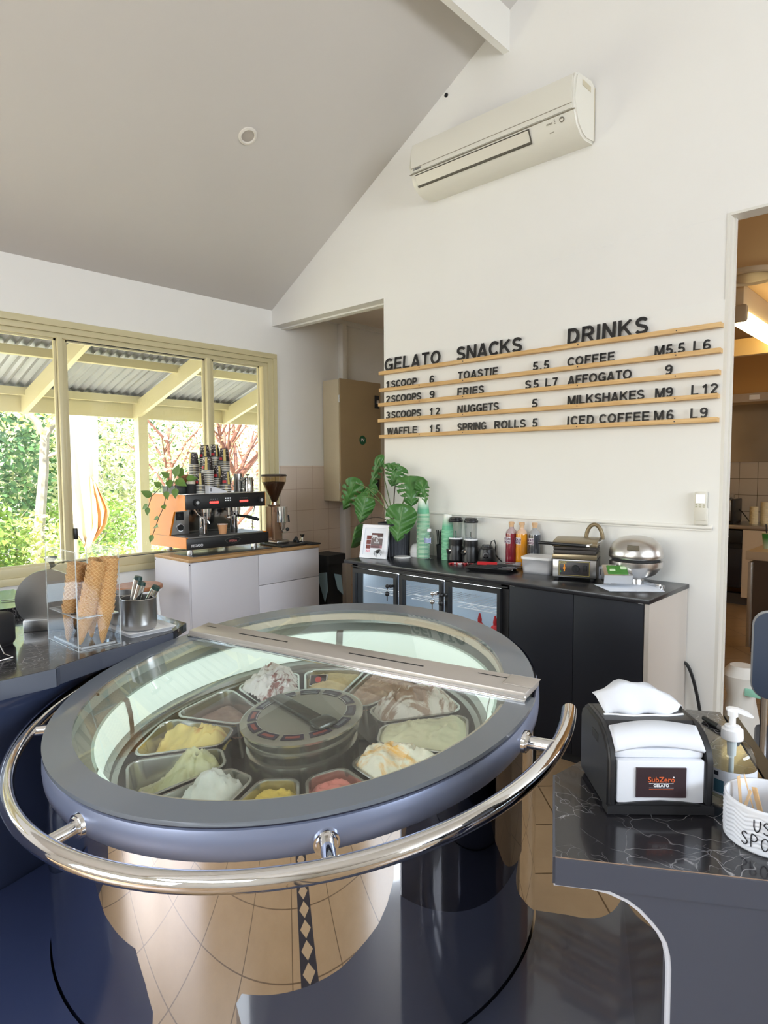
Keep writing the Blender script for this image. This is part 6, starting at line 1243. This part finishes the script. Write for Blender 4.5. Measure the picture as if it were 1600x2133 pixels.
t = thing('milk_jug', 'steel milk jug with lid knob at the right of the machine top', 'jug', (-4.28, 3.02, TZ)); obj('jug_body', MB().lathe([(0, 0), (.044, 0), (.047, .004), (.046, .05), (.041, .105), (.043, .112), (.041, .112), (.039, .105), (0, .10)], 32), chrome, t); obj('jug_handle', MB().tube([(0, -.042, .10), (0, -.075, .09), (0, -.075, .03), (0, -.046, .02)], .005, 8), steelb, t); obj('lid_knob', MB().sphere((0, 0, .132), .016, .45).cyl((0, 0, .105), (0, 0, .13), .003, n=8), black, t)
t = thing('milk_jug', 'taller dull steel jug left of the lidded milk jug', 'jug', (-4.36, 2.985, TZ)); obj('jug_body', MB().lathe([(0, 0), (.034, 0), (.036, .004), (.034, .14), (.032, .14), (0, .13)], 28), steel, t); obj('jug_handle', MB().tube([(0, -.032, .12), (0, -.058, .11), (0, -.056, .05), (0, -.034, .04)], .004, 8), steelb, t)
tag(obj('dark_cup', MB().lathe([(0, 0), (.024, 0), (.034, .07), (.032, .07), (0, .06)], 24), blackm, None, (-4.34, 3.05, TZ)), 'small dark cup at the far right of the machine top', 'cup')
t = thing('canister', 'black canister with pale lid at the left of the cups', 'canister', (-4.25, 2.500, TZ)); obj('can_body', MB().lathe([(0, 0), (.034, 0), (.036, .003), (.036, .068), (0, .07)], 28), blackm, t); obj('can_lid', MB().lathe([(.030, .07), (.030, .09), (0, .092)], 24), M('lid_pale', S(206, 196, 176), .4), t)
tag(obj('cork_jar', MB().lathe([(0, 0), (.042, 0), (.044, .004), (.044, .06), (0, .06)], 28), stoolw, None, (-4.36, 2.505, TZ + .08)), 'brown wooden lidded tin behind the black canister', 'tin')
tag(obj('box', MB().box(-.05, .05, -.04, .04, 0, .078, .003), M('box_dark', S(52, 46, 40), .5), None, (-4.36, 2.505, TZ)), 'dark box under the brown wooden tin', 'box')
t = thing('label_printer', 'white wedge shaped device lying in front of the cup stacks', 'device', (-4.185, 2.635, TZ), R(90)); obj('wedge', MB().slab([(-.045, 0), (.11, .0), (.11, .012), (-.01, .052), (-.045, .056)], (0, -.03, 0), (1, 0, 0), (0, 0, 1), (0, 1, 0), .05), M('wedge_white', S(216, 216, 222), .4), t); obj('window', MB().slab(rrect(.014, .028, .006), (-.028, -.0305, .028), (1, 0, 0), (0, 0, 1), (0, -1, 0), .001), M('wedge_grey', S(120, 120, 128), .4), t)
t = thing('trailing_plant', 'trailing green vine in a dark trough on the orange machine', 'plant', (-4.36, 2.45, TZ))
obj('trough', MB().box(-.11, .1, -.06, .045, 0, .055, .004), M('trough_dark', S(34, 42, 40), .4), t)
vl_ = noisy('vine_leaf', S(66, 106, 40), S(116, 146, 66), 16, .4)
b = MB(); vines = [[(-.06, -.03, .05), (-.02, -.05, .12), (.05, -.09, .09), (.06, -.12, .0), (.03, -.13, -.10), (-.02, -.14, -.17), (-.06, -.15, -.25), (-.08, -.16, -.30)], [(-.02, -.03, .05), (.03, -.03, .13), (.08, -.05, .10), (.10, -.07, .04)], [(.02, -.03, .05), (.04, .0, .12), (.10, .02, .11)], [(-.05, -.03, .05), (-.05, -.10, .05), (-.10, -.15, -.02), (-.12, -.17, -.10)]]
for v in vines: b.tube(v, .0028, 6)
obj('vine', b, M('vine_brown', S(84, 70, 44), .6), t)
def vleaf(p, d, nn, L):
    d = Vector(d).normalized(); z = Vector(nn); z = (z - d * z.dot(d)).normalized(); x = d.cross(z); p = Vector(p); b = MB(); rows = []
    for i in range(9):
        tt = i / 8; w = L * .34 * math.sin(PI * tt ** .65) ; rows.append([b.bm.verts.new(p + d * L * tt + x * w * f - z * (L * .25 * tt * tt + abs(f) * L * -.06)) for f in (-1, -.5, 0, .5, 1)])
    for A, B2 in zip(rows, rows[1:]):
        for k in range(4): b.bm.faces.new((A[k], A[k + 1], B2[k + 1], B2[k]))
    bmesh.ops.remove_doubles(b.bm, verts=b.bm.verts, dist=.0002); return b
for p, d, L in (((-.02, -.05, .12), (-.3, -.6, .5), .07), ((.05, -.09, .10), (.6, -.3, -.5), .08), ((.06, -.12, .02), (.5, -.2, -.9), .065), ((.03, -.13, -.08), (.8, -.3, -.3), .06), ((-.06, -.15, -.24), (.8, -.3, .15), .075), ((-.08, -.16, -.30), (-.1, -.4, -.9), .06), ((-.02, -.14, -.17), (-.7, -.4, -.2), .05), ((.03, -.03, .13), (.3, .1, .9), .09), ((.08, -.05, .10), (.8, .2, -.3), .10), ((.10, -.07, .04), (.4, -.3, -.9), .075), ((.10, .02, .11), (.6, .6, .1), .08), ((.04, .0, .12), (-.2, .3, .9), .09), ((-.10, -.15, -.02), (-.3, -.7, .5), .085), ((-.12, -.17, -.08), (-.6, -.5, -.5), .06), ((-.05, -.10, .05), (-.6, -.5, .6), .07), ((-.12, -.17, -.10), (.2, -.3, -.9), .06)): obj('leaf', vleaf(p, d, (.6, -.6, .5), L), vl_, t, ang=60)
# grinder, scale, tamper
t = thing('coffee_grinder', 'steel coffee grinder with bean filled cone hopper beside the machine', 'grinder', (-4.235, 3.245, CZ + .018))
obj('body', MB().prism([(p[0] - .01, p[1]) for p in rrect(.11, .10, .02)], .02, .30).lathe([(.05, .30), (.055, .315), (.0, .316)], 26, (-.01, 0, 0)), noisy('grinder_brown', S(150, 120, 96), S(130, 102, 80), 4, .25, .6), t); obj('doser', MB().lathe([(.045, .17), (.05, .172), (.05, .30), (.045, .302), (0, .302)], 30, (.055, .03, 0)), chrome, t); obj('chute', MB().cyl((.055, .03, .17), (.055, .03, .11), .034, .02, 18), steelb, t)
obj('fork', MB().box(.03, .10, .005, .055, .085, .095).box(.02, .03, .0, .06, .02, .17), steelb, t); obj('lever', MB().tube([(.05, .075, .24), (.07, .09, .22), (.07, .095, .17)], .007, 8).sphere((.06, .085, .11), .016), black, t); obj('base_plate', MB().box(-.08, .11, -.06, .07, 0, .03, .012), steel, t); obj('dial', MB().cyl((.045, -.02, .27), (.050, -.02, .27), .014, n=18), M('dial_brown', S(120, 84, 64), .4), t)
obj('hopper', MB().lathe([(.020, .32), (.024, .34), (.098, .500), (.100, .545), (.098, .545), (.096, .502), (.022, .342)], 40), glass('hopper_clear', (.86, .80, .72), .02, 1.45), t); obj('beans', MB().lathe([(0, .335), (.021, .342), (.088, .488), (.088, .50), (0, .505)], 36), noisy('coffee_beans', S(74, 48, 36), S(44, 28, 22), 130, .5, bmp=.8), t); obj('hopper_lid', MB().lathe([(.104, .545), (.106, .550), (.100, .562), (0, .566)], 40), M('hopper_black', S(54, 44, 40), .35), t); obj('collar', MB().cyl((0, 0, .30), (0, 0, .335), .030, .026, 24).box(-.01, .01, .02, .0305, .365, .38), steelb, t)
tag(obj('scale_plate', MB().box(-4.33, -4.03, 3.16, 3.41, CZ, CZ + .018, .004), black), 'flat black scale plate under the coffee grinder', 'scale')
tag(obj('tamping_mat', MB().box(-4.22, -3.99, 3.43, 3.53, CZ, CZ + .012, .003), blackm), 'black rubber tamping mat at the right end of the oak top', 'mat')
t = thing('coffee_tamper', 'small steel coffee tamper on the black tamping mat', 'tamper', (-4.16, 3.475, CZ + .012)); obj('tamper_body', MB().lathe([(0, 0), (.027, 0), (.027, .010), (.010, .028), (.009, .04), (.022, .060), (.024, .066), (0, .068)], 26), chrome, t)
tag(obj('knock_handle', MB().tube([(-4.20, 3.42, CZ + .02), (-4.15, 3.40, CZ + .05), (-4.10, 3.385, CZ + .02)], [.012, .015, .010], 10), blackm), 'black portafilter handle lying beside the grinder', 'handle')
# stool under the window
t = thing('stool', 'low round wooden stool with white metal legs below the window', 'stool', (-4.17, 2.04, 0))
obj('seat', MB().lathe([(0, .735), (.150, .735), (.156, .742), (.156, .755), (.150, .762), (0, .763)], 44), stoolw, t); obj('seat_ring', MB().lathe([(.140, .722), (.146, .722), (.146, .735), (.140, .735)], 40), white, t)
for a in (30, 120, 210, 300): c_, s_ = math.cos(R(a)), math.sin(R(a)); obj('leg', MB().tube([(.135 * c_, .135 * s_, .73), (.205 * c_, .205 * s_, 0)], .010, 10), white, t)
obj('foot_ring', MB().tube([(.178 * math.cos(R(a)), .178 * math.sin(R(a)), .25) for a in range(0, 360, 10)], .007, 8, closed=True), white, t)
# lower left corner: curved slate panel end with pale edge, standing on the navy plinth side
bpy.context.view_layer.update()
